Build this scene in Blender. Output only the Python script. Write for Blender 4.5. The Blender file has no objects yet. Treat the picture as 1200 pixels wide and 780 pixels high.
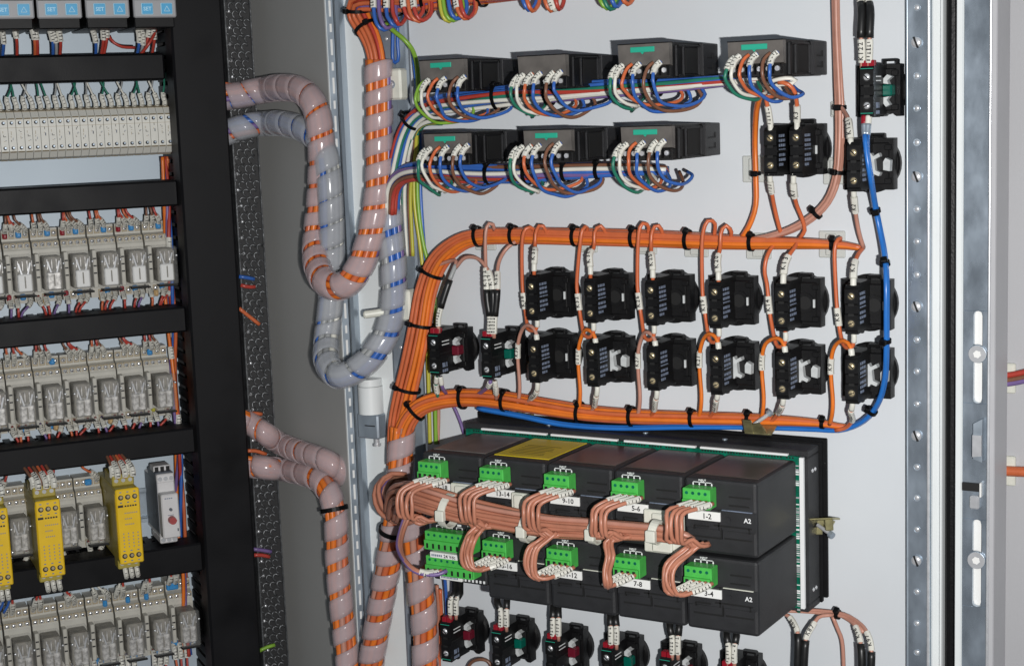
import bpy, bmesh, math, random
from mathutils import Vector, Matrix
random.seed(7)
SC = bpy.context.scene
COL = SC.collection

# ------------------------------------------------------------------ camera solve
F = 1854.0
def N(*a): return Vector(a).normalized()
Zc = -N(475, 12980, F)
Xc = N(3137, 150, -F); Xc = (Xc - Zc * Xc.dot(Zc)).normalized()
Yc = Zc.cross(Xc)
def ray(px, py):
    v = Vector(((px - 600) / F, (py - 390) / F, 1.0))
    return Vector((Xc.dot(v), Yc.dot(v), Zc.dot(v)))
C = -ray(800, 380) * 1.3
def D(px, py, h=0.0):                    # a point h metres in front of the door skin
    r = ray(px, py); return C + r * ((-h - C.y) / r.y)
_e = N(4060, -413, F); EX = Vector((Xc.dot(_e), Yc.dot(_e), 0)).normalized()
EN = Vector((EX.y, -EX.x, 0))
P0 = C + ray(100, 385) * 1.56
MP = Matrix(((EX.x, -EN.x, 0, P0.x), (EX.y, -EN.y, 0, P0.y), (0, 0, 1, P0.z), (0, 0, 0, 1)))
MPI = MP.inverted()
def P(px, py, h=0.0):                    # the same on the cabinet's mounting plate, in plate coordinates
    r = ray(px, py); t = ((P0 + EN * h - C).dot(EN)) / r.dot(EN)
    return MPI @ (C + r * t)
def PW(px, py, h=0.0): return MP @ P(px, py, h)
def S(px, py, x):                        # a point at plate coordinate x (the side wall is a plane of constant x)
    r = ray(px, py); t = (x - (C - P0).dot(EX)) / r.dot(EX)
    return C + r * t
def Q(px, py, d): return C + ray(px, py) * d
def dd(px, py, h): return (D(px, py, h) - C).length / ray(px, py).length

cam = bpy.data.cameras.new('camera'); co = bpy.data.objects.new('camera', cam); COL.objects.link(co)
cam.sensor_width = 36; cam.sensor_fit = 'HORIZONTAL'; cam.lens = F / 1200 * 36
cam.clip_start = 0.02; cam.clip_end = 100
R_ = Vector((Xc.x, Yc.x, Zc.x)); D_ = Vector((Xc.y, Yc.y, Zc.y)); F_ = Vector((Xc.z, Yc.z, Zc.z))
co.matrix_world = Matrix(((R_.x, -D_.x, -F_.x, C.x), (R_.y, -D_.y, -F_.y, C.y), (R_.z, -D_.z, -F_.z, C.z), (0, 0, 0, 1)))
SC.camera = co

# ------------------------------------------------------------------ materials
MATS = {}
def mat(name, col, rough=0.5, metal=0.0, var=0.0, vscale=60.0, bump=0.0, bscale=400.0, alpha=1.0, emit=0.0, stretch=None, rvar=0.0, spec=0.5):
    m = bpy.data.materials.new(name); m.use_nodes = True
    nt = m.node_tree; b = nt.nodes['Principled BSDF']; L = nt.links.new
    c = (*col, 1)
    b.inputs['Base Color'].default_value = c; b.inputs['Roughness'].default_value = rough
    b.inputs['Metallic'].default_value = metal; b.inputs['Specular IOR Level'].default_value = spec
    tc = nt.nodes.new('ShaderNodeTexCoord'); src = tc.outputs['Object']
    if stretch:
        mp = nt.nodes.new('ShaderNodeMapping'); mp.inputs['Scale'].default_value = stretch; L(src, mp.inputs['Vector']); src = mp.outputs['Vector']
    if var > 0 or rvar > 0:
        n = nt.nodes.new('ShaderNodeTexNoise'); n.inputs['Scale'].default_value = vscale; n.inputs['Detail'].default_value = 5; L(src, n.inputs['Vector'])
        if var > 0:
            rp = nt.nodes.new('ShaderNodeValToRGB')
            rp.color_ramp.elements[0].position = .3; rp.color_ramp.elements[1].position = .72
            rp.color_ramp.elements[0].color = (*[max(0, x * (1 - var)) for x in col], 1)
            rp.color_ramp.elements[1].color = (*[min(1, x * (1 + var)) for x in col], 1)
            L(n.outputs['Fac'], rp.inputs['Fac']); L(rp.outputs['Color'], b.inputs['Base Color'])
        if rvar > 0:
            mr = nt.nodes.new('ShaderNodeMapRange'); mr.inputs['From Min'].default_value = .3; mr.inputs['From Max'].default_value = .7
            mr.inputs['To Min'].default_value = max(.03, rough - rvar); mr.inputs['To Max'].default_value = min(1, rough + rvar)
            L(n.outputs['Fac'], mr.inputs['Value']); L(mr.outputs['Result'], b.inputs['Roughness'])
    if bump > 0:
        n2 = nt.nodes.new('ShaderNodeTexNoise'); n2.inputs['Scale'].default_value = bscale; n2.inputs['Detail'].default_value = 3; L(src, n2.inputs['Vector'])
        bp = nt.nodes.new('ShaderNodeBump'); bp.inputs['Strength'].default_value = bump; bp.inputs['Distance'].default_value = .001
        L(n2.outputs['Fac'], bp.inputs['Height']); L(bp.outputs['Normal'], b.inputs['Normal'])
    if emit > 0:
        b.inputs['Emission Color'].default_value = c; b.inputs['Emission Strength'].default_value = emit
    if alpha < 1:
        tr = nt.nodes.new('ShaderNodeBsdfTransparent'); mx = nt.nodes.new('ShaderNodeMixShader'); mx.inputs['Fac'].default_value = alpha
        L(tr.outputs[0], mx.inputs[1]); L(b.outputs[0], mx.inputs[2]); L(mx.outputs[0], nt.nodes['Material Output'].inputs['Surface'])
    MATS[name] = m; return name

mat('door paint', (.61, .64, .665), .38, var=.045, vscale=6, bump=.05, bscale=900, rvar=.06)
mat('white fold paint', (.72, .75, .75), .35, var=.03, vscale=15, bump=.05, bscale=700)
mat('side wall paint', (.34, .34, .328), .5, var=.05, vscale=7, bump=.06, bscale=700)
mat('edge paint', (.44, .44, .455), .4, var=.04, vscale=20, bump=.05, bscale=700)
mat('back wall paint', (.44, .44, .455), .5, var=.04, vscale=5, bump=.06, bscale=600)
mat('zinc', (.38, .44, .50), .40, .6, var=.10, vscale=70, rvar=.10, bump=.04, bscale=160, stretch=(1, 1, .55))
mat('zinc bar', (.41, .475, .545), .28, .75, var=.16, vscale=60, rvar=.08, bump=.06, bscale=60, stretch=(1, 1, .5))
mat('zinc plate', (.46, .535, .60), .5, .15, var=.03, vscale=10, rvar=.05)
mat('bright steel', (.74, .75, .77), .26, .55, var=.1, vscale=150)
mat('brass zinc', (.36, .33, .17), .3, .75, var=.35, vscale=140)
mat('brass screw', (.75, .62, .38), .28, .7)
mat('black plastic', (.005, .005, .0055), .45, spec=.25, var=.25, vscale=120, bump=.15, bscale=1500)
mat('duct plastic', (.0045, .0045, .0055), .5, spec=.2, var=.3, vscale=22, bump=.08, bscale=900, rvar=.1)
mat('housing plastic', (.021, .0215, .0235), .5, spec=.35, var=.2, vscale=60, bump=.35, bscale=2200)
mat('grey smoke plastic', (.115, .105, .096), .4, var=.25, vscale=70)
mat('brown top plastic', (.055, .042, .036), .33, var=.3, vscale=30)
mat('groove black', (.003, .003, .003), .7)
mat('black rubber', (.004, .004, .0045), .4, spec=.16, var=.4, vscale=300, bump=.25, bscale=700)
mat('shrink black', (.010, .010, .010), .38, var=.3, vscale=200)
mat('sleeve white', (.66, .65, .585), .45, var=.06, vscale=150)
mat('ink', (.012, .012, .014), .6)
mat('print grey', (.17, .205, .28), .6, var=.4, vscale=400)
mat('print white', (.75, .76, .76), .55)
mat('wire orange', (.55, .130, .048), .36, var=.12, vscale=80)
mat('wire deep orange', (.70, .17, .02), .38, var=.1, vscale=80)
mat('wire red', (.42, .05, .035), .36, var=.12, vscale=80)
mat('wire pink', (.43, .175, .11), .38, var=.1, vscale=80)
mat('wire salmon', (.47, .23, .17), .38, var=.1, vscale=80)
mat('wire blue', (.035, .12, .42), .34, var=.12, vscale=80)
mat('wire bright blue', (.02, .15, .50), .3, var=.08, vscale=80)
mat('wire violet', (.17, .11, .28), .38, var=.1, vscale=80)
mat('wire brown', (.19, .085, .05), .38, var=.12, vscale=80)
mat('wire white', (.70, .69, .62), .4, var=.06, vscale=80)
mat('wire green', (.02, .17, .11), .38, var=.12, vscale=80)
mat('wire grey', (.32, .33, .33), .4, var=.1, vscale=80)
mat('wire yellow', (.46, .43, .05), .36, var=.06, vscale=80)
mat('wire lime', (.20, .38, .04), .36, var=.06, vscale=80)
mat('spiral plastic', (.62, .52, .54), .17, alpha=.46, var=.07, vscale=60)
mat('spiral plastic clear', (.54, .56, .60), .16, alpha=.42, var=.07, vscale=60)
mat('tie nylon', (.66, .66, .58), .4, var=.08, vscale=100)
mat('tie base clear', (.70, .72, .68), .35, alpha=.55)
mat('plug green', (.07, .44, .075), .35, var=.12, vscale=120)
mat('label teal', (.02, .36, .24), .45)
mat('board green', (.0, .12, .07), .35, var=.4, vscale=200)
mat('label yellow', (.62, .47, .012), .4, var=.1, vscale=40)
mat('label paper', (.78, .78, .76), .5)
mat('socket beige', (.49, .475, .42), .5, var=.08, vscale=80)
mat('terminal beige', (.68, .67, .61), .5, var=.06, vscale=80)
mat('terminal shoulder', (.36, .30, .20), .5, var=.08, vscale=80)
mat('relay clear', (.70, .70, .67), .10, alpha=.11)
mat('relay metal', (.62, .60, .57), .3, .4, var=.6, vscale=260)
mat('relay dark', (.20, .185, .155), .5, var=.5, vscale=120)
mat('bridge blue', (.04, .25, .55), .4)
mat('ferrule red', (.27, .008, .018), .3)
mat('ferrule tan', (.50, .34, .16), .4)
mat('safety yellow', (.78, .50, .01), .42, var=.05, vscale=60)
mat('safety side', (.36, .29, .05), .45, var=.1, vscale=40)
mat('timer grey', (.62, .61, .61), .45, var=.05, vscale=60)
mat('timer blue', (.10, .112, .135), .45)
mat('knob red', (.35, .06, .06), .4)
mat('panel grey', (.36, .36, .37), .45, var=.05, vscale=60)
mat('button cyan', (.08, .40, .68), .4)
mat('button text', (.45, .75, .92), .5)
mat('cam white', (.52, .54, .54), .4, var=.15, vscale=150)
mat('cam green', (.0, .10, .07), .25)
mat('cam red', (.13, .008, .02), .25)

# ------------------------------------------------------------------ mesh building
_TXT = {}
def text_mesh(body):
    if body not in _TXT:
        c = bpy.data.curves.new('lettering', 'FONT'); c.body = body; c.resolution_u = 2; c.align_x = 'CENTER'; c.align_y = 'CENTER'; c.size = 1
        c.offset = .022
        o = bpy.data.objects.new('lettering', c); COL.objects.link(o)
        dg = bpy.context.evaluated_depsgraph_get(); me = bpy.data.meshes.new_from_object(o.evaluated_get(dg))
        v = [tuple(x.co) for x in me.vertices]; f = [tuple(p.vertices) for p in me.polygons]
        bpy.data.objects.remove(o); bpy.data.curves.remove(c); bpy.data.meshes.remove(me)
        xs = [a[0] for a in v] or [0]; ys = [a[1] for a in v] or [0]
        cx, cy = (min(xs) + max(xs)) / 2, (min(ys) + max(ys)) / 2
        v = [(a[0] - cx, a[1] - cy, 0) for a in v]
        _TXT[body] = (v, f, max(xs) - min(xs), max(ys) - min(ys))
    return _TXT[body]

def frame(o, x, n):
    """matrix with origin o, X along x, Z along n"""
    x = x.normalized(); n = (n - x * n.dot(x)).normalized(); y = n.cross(x)
    return Matrix(((x.x, y.x, n.x, o.x), (x.y, y.y, n.y, o.y), (x.z, y.z, n.z, o.z), (0, 0, 0, 1)))

class MB:
    def __init__(s): s.v = []; s.f = []; s.m = []; s.s = []; s.mats = []
    def mi(s, m):
        if m not in s.mats: s.mats.append(m)
        return s.mats.index(m)
    def add(s, v, f, m, smooth=False, M=None):
        o = len(s.v); k = s.mi(m)
        if M is not None: v = [tuple(M @ Vector(a)) for a in v]
        s.v += [tuple(a) for a in v]
        for q in f: s.f.append(tuple(i + o for i in q)); s.m.append(k); s.s.append(smooth)
        return s
    def box(s, x0, x1, y0, y1, z0, z1, m, bev=0.0, M=None, seg=1):
        x0, x1 = min(x0, x1), max(x0, x1); y0, y1 = min(y0, y1), max(y0, y1); z0, z1 = min(z0, z1), max(z0, z1)
        if bev <= 0:
            v = [(x, y, z) for x in (x0, x1) for y in (y0, y1) for z in (z0, z1)]
            return s.add(v, [(0, 1, 3, 2), (4, 6, 7, 5), (0, 4, 5, 1), (2, 3, 7, 6), (0, 2, 6, 4), (1, 5, 7, 3)], m, False, M)
        b = bmesh.new(); bmesh.ops.create_cube(b, size=1)
        for w in b.verts: w.co = Vector(((x0 + x1) / 2 + w.co.x * (x1 - x0), (y0 + y1) / 2 + w.co.y * (y1 - y0), (z0 + z1) / 2 + w.co.z * (z1 - z0)))
        bev = min(bev, .45 * min(x1 - x0, y1 - y0, z1 - z0))
        bmesh.ops.bevel(b, geom=b.edges[:], offset=bev, segments=seg, affect='EDGES', profile=.5)
        b.verts.index_update(); v = [tuple(w.co) for w in b.verts]; f = [tuple(w.index for w in q.verts) for q in b.faces]; b.free()
        return s.add(v, f, m, False, M)
    def prism(s, poly, axis, a0, a1, m, M=None):
        """polygon swept along an axis; poly is in the two other axes (x: (y,z); y: (x,z); z: (x,y))"""
        def pt(p, a): return {'x': (a, p[0], p[1]), 'y': (p[0], a, p[1]), 'z': (p[0], p[1], a)}[axis]
        n = len(poly); v = [pt(p, a0) for p in poly] + [pt(p, a1) for p in poly]
        f = [tuple(range(n - 1, -1, -1)), tuple(range(n, 2 * n))] + [(i, (i + 1) % n, n + (i + 1) % n, n + i) for i in range(n)]
        return s.add(v, f, m, False, M)
    def cyl(s, p, q, r, m, n=16, r2=None, caps=True, M=None):
        p, q = Vector(p), Vector(q); r2 = r if r2 is None else r2
        d = (q - p).normalized(); u = d.orthogonal().normalized(); w = d.cross(u); v = []
        for c, rr in ((p, r), (q, r2)):
            for i in range(n):
                a = 2 * math.pi * i / n; v.append(c + (u * math.cos(a) + w * math.sin(a)) * rr)
        s.add(v, [(i, (i + 1) % n, n + (i + 1) % n, n + i) for i in range(n)], m, True, M)
        if caps: s.add(v, [tuple(range(n - 1, -1, -1)), tuple(range(n, 2 * n))], m, False, M)
        return s
    def dome(s, p, d, r, m, h=None, n=10, M=None):
        p, d = Vector(p), Vector(d).normalized(); h = r * .5 if h is None else h; u = d.orthogonal().normalized(); w = d.cross(u); v = []; f = []
        R = [(1, 0), (.85, .55), (.5, .88)]
        for rr, hh in R:
            for i in range(n):
                a = 2 * math.pi * i / n; v.append(p + (u * math.cos(a) + w * math.sin(a)) * r * rr + d * h * hh)
        v.append(p + d * h)
        for k in range(2): f += [(k * n + i, k * n + (i + 1) % n, (k + 1) * n + (i + 1) % n, (k + 1) * n + i) for i in range(n)]
        f += [(2 * n + i, 2 * n + (i + 1) % n, 3 * n) for i in range(n)]
        return s.add(v, f, m, True, M)
    def sweep(s, pts, rad, m, n=8, caps=True, frames=None):
        T = frames or rmf(pts); v = []; f = []
        for i, (p, u, w, d) in enumerate(T):
            r = rad[i] if isinstance(rad, (list, tuple)) else rad
            for k in range(n):
                a = 2 * math.pi * k / n; v.append(p + (u * math.cos(a) + w * math.sin(a)) * r)
        for i in range(len(T) - 1):
            for k in range(n):
                a, b = i * n + k, i * n + (k + 1) % n; f.append((a, b, b + n, a + n))
        if caps: f += [tuple(range(n - 1, -1, -1)), tuple(range((len(T) - 1) * n, len(T) * n))]
        return s.add(v, f, m, True)
    def ring(s, p, d, r, width, thick, m, n=20):
        p, d = Vector(p), Vector(d).normalized(); u = d.orthogonal().normalized(); w = d.cross(u); v = []; f = []
        for rr, hh in ((r, -.5), (r + thick, -.5), (r + thick, .5), (r, .5)):
            for i in range(n):
                a = 2 * math.pi * i / n; v.append(p + (u * math.cos(a) + w * math.sin(a)) * rr + d * width * hh)
        for k in range(4):
            k2 = (k + 1) % 4; f += [(k * n + i, k * n + (i + 1) % n, k2 * n + (i + 1) % n, k2 * n + i) for i in range(n)]
        return s.add(v, f, m, False)
    def text(s, body, M, height, m, maxw=None, bold=0):
        v, f, w, h = text_mesh(body)
        if not f: return s
        k = height / max(h, .3); kx = k
        if maxw and w * kx > maxw: kx = maxw / w
        return s.add([(a[0] * kx, a[1] * k, 0) for a in v], f, m, False, M)
    def build(s, name, parent=None, loc=None, M=None):
        me = bpy.data.meshes.new(name); v = s.v
        if loc is not None: v = [(a[0] - loc[0], a[1] - loc[1], a[2] - loc[2]) for a in v]
        me.from_pydata(v, [], s.f)
        for k in s.mats: me.materials.append(MATS[k])
        me.polygons.foreach_set('material_index', s.m); me.polygons.foreach_set('use_smooth', s.s); me.update()
        o = bpy.data.objects.new(name, me); COL.objects.link(o)
        if M is not None: o.matrix_world = M
        elif loc is not None: o.location = loc
        if parent is not None: o.parent = parent
        return o

def rmf(pts):
    pts = [Vector(p) for p in pts]; n = len(pts); T = []
    tan = [(pts[min(i + 1, n - 1)] - pts[max(i - 1, 0)]).normalized() for i in range(n)]
    u = tan[0].orthogonal().normalized()
    for i in range(n):
        d = tan[i]; u = (u - d * u.dot(d)); u = u.normalized() if u.length > 1e-6 else d.orthogonal().normalized()
        T.append((pts[i], u, d.cross(u), d))
    return T
def spline(cp, step=.004):
    """Catmull-Rom through the points, resampled at an even arc length; extra columns (radius) ride along"""
    K = [list(c[0]) + list(c[1:]) if isinstance(c, (tuple, list)) and not isinstance(c, Vector) and hasattr(c[0], '__len__') else list(c) for c in cp]
    K = [[2 * a - b for a, b in zip(K[0], K[1])]] + K + [[2 * a - b for a, b in zip(K[-1], K[-2])]]
    out = []
    for i in range(1, len(K) - 2):
        a, b, c, d = K[i - 1:i + 3]; L = math.dist(b[:3], c[:3]); n = max(2, int(L / step * 2))
        for k in range(n):
            t = k / n
            out.append([.5 * (2 * q + (r - p) * t + (2 * p - 5 * q + 4 * r - s) * t * t + (3 * q - p - 3 * r + s) * t ** 3) for p, q, r, s in zip(a, b, c, d)])
    out.append(K[-2])
    acc = [0]
    for p, q in zip(out, out[1:]): acc.append(acc[-1] + math.dist(p[:3], q[:3]))
    n = max(3, int(acc[-1] / step) + 1); res = []; j = 0
    for k in range(n):
        s = acc[-1] * k / (n - 1)
        while j < len(acc) - 2 and acc[j + 1] < s: j += 1
        t = (s - acc[j]) / max(1e-9, acc[j + 1] - acc[j]); res.append([x + (y - x) * t for x, y in zip(out[j], out[j + 1])])
    return res
def at_len(pts, s):
    L = 0; tot = sum((b - a).length for a, b in zip(pts, pts[1:]))
    if s < 0: s += tot
    for a, b in zip(pts, pts[1:]):
        l = (b - a).length
        if L + l >= s: return a + (b - a) * ((s - L) / max(l, 1e-9)), (b - a).normalized()
        L += l
    return pts[-1], (pts[-1] - pts[-2]).normalized()

# ------------------------------------------------------------------ scene tree
def tag(o, label=None, cat=None, group=None, kind=None):
    if label: o['label'] = label
    if cat: o['category'] = cat
    if group: o['group'] = group
    if kind: o['kind'] = kind
    return o
def thing(name, label, cat, M=None, group=None):
    o = bpy.data.objects.new(name, None); COL.objects.link(o); o.empty_display_size = .01
    if M is not None: o.matrix_world = M
    return tag(o, label, cat, group)
def dup(root, M, label, group=None):
    def cp(o, par):
        c = o.copy(); COL.objects.link(c)
        if par is not None: c.parent = par
        for ch in o.children: cp(ch, c)
        return c
    r = cp(root, None); r.matrix_world = M; r['label'] = label
    if group: r['group'] = group
    return r
def T(v): return Matrix.Translation(Vector(v))
OUT = Vector((0, -1, 0))

def sub_path(pts, s0, s1, n):
    tot = sum((b - a).length for a, b in zip(pts, pts[1:])); s0 = s0 + tot if s0 < 0 else s0; s1 = s1 + tot if s1 < 0 else s1
    s0, s1 = max(0.0, min(s0, s1)), min(tot, max(s0, s1)); return [at_len(pts, s0 + (s1 - s0) * i / (n - 1)) for i in range(n)], s1 - s0
def put_sleeve(mb, pts, s0, s1, w, text, n=OUT, m='sleeve white', seed=0):
    """a square marker tube following the wire, with its characters (or their dark traces) on the outward face"""
    sp, L = sub_path(pts, s0, s1, 7); v = []; c = w * .30; h = w / 2
    sec = [(-h, -h + c), (-h + c, -h), (h - c, -h), (h, -h + c), (h, h - c), (h - c, h), (-h + c, h), (-h, h - c)]
    for p, d in sp:
        nn = (n - d * n.dot(d)).normalized(); y = nn.cross(d)
        for q in sec: v.append(p + y * q[0] + nn * q[1])
    f = [(i * 8 + k, i * 8 + (k + 1) % 8, i * 8 + 8 + (k + 1) % 8, i * 8 + 8 + k) for i in range(6) for k in range(8)] + [tuple(range(7, -1, -1)), tuple(range(48, 56))]
    mb.add(v, f, m)
    up = sum(((d if d.z > 0 or (abs(d.z) < .15 and d.x > 0) else -d) for p, d in sp), Vector()); fwd = sp[3][1].dot(up) > 0
    def slot(t, bias=1.0):
        p, d = at_len(pts, (s0 if s0 >= 0 else s0 + TOT) + L * t); nn = (n - d * n.dot(d)).normalized()
        return frame(p + nn * (h + .00022), d if fwd else -d, n)
    TOT = sum((b - a).length for a, b in zip(pts, pts[1:]))
    if text:
        k = len(text); st = min(.84 / k, w * .66 / L)
        for i, ch in enumerate(text):
            t = .5 + (i - (k - 1) / 2) * st; mb.text(ch, slot(t if fwd else 1 - t), w * .74, 'ink', st * L * .95)
    elif L > .005:
        k = max(3, int(L / .0026)); rr = random.Random(int(L * 1e6) + k + seed)
        for i in range(k):
            M = slot(.12 + .76 * i / (k - 1)); q = w * .36
            if rr.random() < .9: mb.box(-L * .03, L * .03 * rr.random(), -q * rr.uniform(.4, 1), q * rr.uniform(.4, 1), -.00004, .00004, 'ink', 0, M)
            if rr.random() < .5: mb.box(-L * .05, L * .05, -q, -q * .6, -.00004, .00004, 'ink', 0, M)

def wire(label, cp, r, m, sleeves=(), group=None, n=OUT, cat='wire', name='wire', seg=7, step=.004, ends=(), into=None):
    """one wire: insulation mesh (top level) with its marker sleeves and ferrules as children"""
    pts = [Vector(p) for p in spline(cp, step)]; mb = into if into is not None else MB(); mb.sweep(pts, r, m, seg); o = None
    if into is None: o = mb.build(name, loc=pts[0]); tag(o, label, cat, group)
    for sl in sleeves:
        s0, s1, txt = sl[:3]; w = max(sl[3] if len(sl) > 3 else r * 2.9, r * 2.75); k = into if into is not None else MB()
        put_sleeve(k, pts, s0, s1, w, txt, n, seed=int(abs(pts[0].x) * 1e5))
        if into is None: k.build('marker_sleeve', o, loc=pts[0]).location = (0, 0, 0)
    for e in ends:
        s0, s1, em, er = e; sp, L = sub_path(pts, s0, s1, 6); k = into if into is not None else MB(); k.sweep([p for p, d in sp], max(er, r * 1.22), em, 8)
        if into is None: k.build('heat_shrink' if em == 'shrink black' else 'ferrule', o, loc=pts[0]).location = (0, 0, 0)
    return o

def bundle(name, label, cat, cp, cols, r, ties=(), group=None, step=.006, twist=.6, seg=6, tie_m='black rubber', flat=1.0):
    """cp: (point, bundle radius); cols: one wire each"""
    K = spline([(p, R) for p, R in cp], step); pts = [Vector(k[:3]) for k in K]; rad = [k[3] for k in K]; fr = rmf(pts)
    root = thing(name, label, cat, T(pts[0]), group); n = len(cols); o0 = pts[0]
    rr = random.Random(len(label))
    for k, m in enumerate(cols):
        q = math.sqrt((k + .5) / n); a0 = k * 2.39996; tw = rr.uniform(-twist, twist); ph = rr.uniform(0, 6)
        L = []
        for i, (p, u, w, d) in enumerate(fr):
            s = i / (len(fr) - 1); R = max(0, rad[i] - r) * q; a = a0 + tw * s + .12 * math.sin(ph + s * 14)
            L.append(p + u * math.cos(a) * R + w * math.sin(a) * R)
        mb = MB(); mb.sweep(L, r, m, seg); mb.build('wire', root, loc=o0).location = (0, 0, 0)
    for t in ties:
        i = min(range(len(pts)), key=lambda j: (pts[j] - t).length); p, u, w, d = fr[i]; mb = MB()
        mb.ring(p, d, rad[i] + .0001, .0030, .0009, tie_m)
        hd = (OUT * .55 + Vector((0, 0, .83))); hd = (hd - d * hd.dot(d)).normalized()
        mb.box(-.0022, .0022, -.0026, .0026, 0, .0038, tie_m, .0006, frame(p + hd * (rad[i] - .0004), d, hd))
        mb.build('cable_tie', root, loc=o0).location = (0, 0, 0)
    return root

def hose(label, cp, r, cols, pitch=.018, width=.0145, plastic='spiral plastic', wr=.0032, group='spiral wrapped cable runs', phase=0, cover=(0, 1), ties=()):
    K = spline([(p,) if False else p for p in cp], .0025); pts = [Vector(k[:3]) for k in K]; fr = rmf(pts)
    root = thing('spiral_wrapped_cable', label, 'cable hose', T(pts[0]), group); o0 = pts[0]; n = len(cols)
    R = r - wr - .0014
    for k, m in enumerate(cols):
        a0 = 2 * math.pi * k / n; L = []
        for i in range(0, len(fr), 2):
            p, u, w, d = fr[i]; a = a0 + 9 * (fr[i][0] - fr[0][0]).length; L.append(p + u * math.cos(a) * R + w * math.sin(a) * R)
        mb = MB(); mb.sweep(L, wr, m, 6); mb.build('wire', root, loc=o0).location = (0, 0, 0)
    mb = MB(); mb.sweep([f[0] for f in fr][::2], R * .9, cols[0], 8); mb.build('cable_core', root, loc=o0).location = (0, 0, 0)
    # ribbon
    def wat(q):
        if not isinstance(width, (list, tuple)): return width
        for (a, b), (c, d) in zip(width, width[1:]):
            if q <= c: return b + (d - b) * max(0, (q - a)) / (c - a)
        return width[-1][1]
    S_ = [0]
    for a, b in zip(pts, pts[1:]): S_.append(S_[-1] + (b - a).length)
    tot = S_[-1]; nt = 22; turns = int((tot * (cover[1] - cover[0])) / pitch * nt); v = []; f = []; j = 0; w4 = 5
    def pos(s, ang, rr):
        s = min(max(s, 0), tot - 1e-6); x = s / tot * (len(fr) - 1); i = int(x); t = x - i
        p0, u0, w0, d0 = fr[i]; p1, u1, w1, d1 = fr[min(i + 1, len(fr) - 1)]
        p = p0.lerp(p1, t); u = u0.lerp(u1, t); w = w0.lerp(w1, t)
        return p + (u * math.cos(ang) + w * math.sin(ang)) * rr
    rj = random.Random(int(tot * 1e5)); wob = [rj.uniform(.76, 1.12) for _ in range(turns // nt + 3)]
    for k in range(turns + 1):
        ang = 2 * math.pi * k / nt + phase; s = cover[0] * tot + pitch * k / nt; ww = wat(s / tot) * (wob[k // nt] * (1 - (k % nt) / nt) + wob[k // nt + 1] * (k % nt) / nt)
        for c in range(w4):
            q = c / (w4 - 1); v.append(pos(s + ww * (q - .5), ang, r * (1 + .02 * (1 - (2 * q - 1) ** 2))))
        for c in range(w4):
            q = c / (w4 - 1); v.append(pos(s + ww * (q - .5), ang, r * (1 + .02 * (1 - (2 * q - 1) ** 2)) - .0009))
    for k in range(turns):
        a = k * 2 * w4; b = a + 2 * w4
        for c in range(w4 - 1): f += [(a + c, a + c + 1, b + c + 1, b + c), (a + w4 + c, b + w4 + c, b + w4 + c + 1, a + w4 + c + 1)]
        f += [(a, b, b + w4, a + w4), (a + w4 - 1, a + 2 * w4 - 1, b + 2 * w4 - 1, b + w4 - 1)]
    mb = MB(); mb.add(v, f, plastic, True); mb.build('spiral_wrap', root, loc=o0).location = (0, 0, 0)
    for t in ties:
        i = min(range(len(pts)), key=lambda j: (pts[j] - t).length); p, u, w, d = fr[i]; mb = MB()
        mb.ring(p, d, r * 1.04, .0042, .0012, 'black rubber', 24); mb.build('cable_tie', root, loc=o0).location = (0, 0, 0)
    return root
# ------------------------------------------------------------------ the enclosure
PN = EN                                                     # outward normal of the mounting plate
def panel_thing(name, label, cat, x, z, group=None, h=0.0): return thing(name, label, cat, MP @ T((x, -h, z)), group)

# grey wall behind the door's free edge
mb = MB(); mb.box(.16, 1.2, .085, .095, -.9, .9, 'back wall paint'); tag(mb.build('back_wall'), kind='structure')
# cabinet side wall (plate coordinates)
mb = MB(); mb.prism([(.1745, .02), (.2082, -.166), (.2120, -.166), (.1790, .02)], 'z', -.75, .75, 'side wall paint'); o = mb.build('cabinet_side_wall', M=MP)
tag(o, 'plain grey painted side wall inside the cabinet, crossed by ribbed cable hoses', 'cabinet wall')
# mounting plate
mb = MB(); mb.box(-.75, .168, 0, .003, -.75, .75, 'zinc plate', .001); o = mb.build('mounting_plate', M=MP)
tag(o, 'pale galvanised mounting plate behind the rows of relays and terminals', 'mounting plate')

# cabinet frame profile at the hinge side: folded white steel with a slotted strip
fr_ = thing('frame_profile', 'white folded frame profile of the cabinet beside the hinges, with a dashed row of slots', 'frame profile', MP)
mb = MB()
prof = [(.2086, -.150), (.2085, -.168), (.2165, -.168), (.2165, -.1705), (.2235, -.1705), (.2245, -.1685), (.2262, -.1685), (.2272, -.1705), (.2345, -.1705), (.2352, -.164), (.2352, -.150)]
mb.prism(prof, 'z', -.75, .75, 'white fold paint'); mb.build('profile', fr_)
mb = MB(); mb.box(.2092, .2160, -.1684, -.1679, -.75, .75, 'zinc', 0)
z = -.74; k = 0
while z < .74:
    l = .0075 if k % 2 == 0 else .0145
    mb.box(.2117, .2137, -.16875, -.1683, z, z + l, 'label paper'); z += l + .0065; k += 1
mb.build('slotted_strip', fr_)

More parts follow.
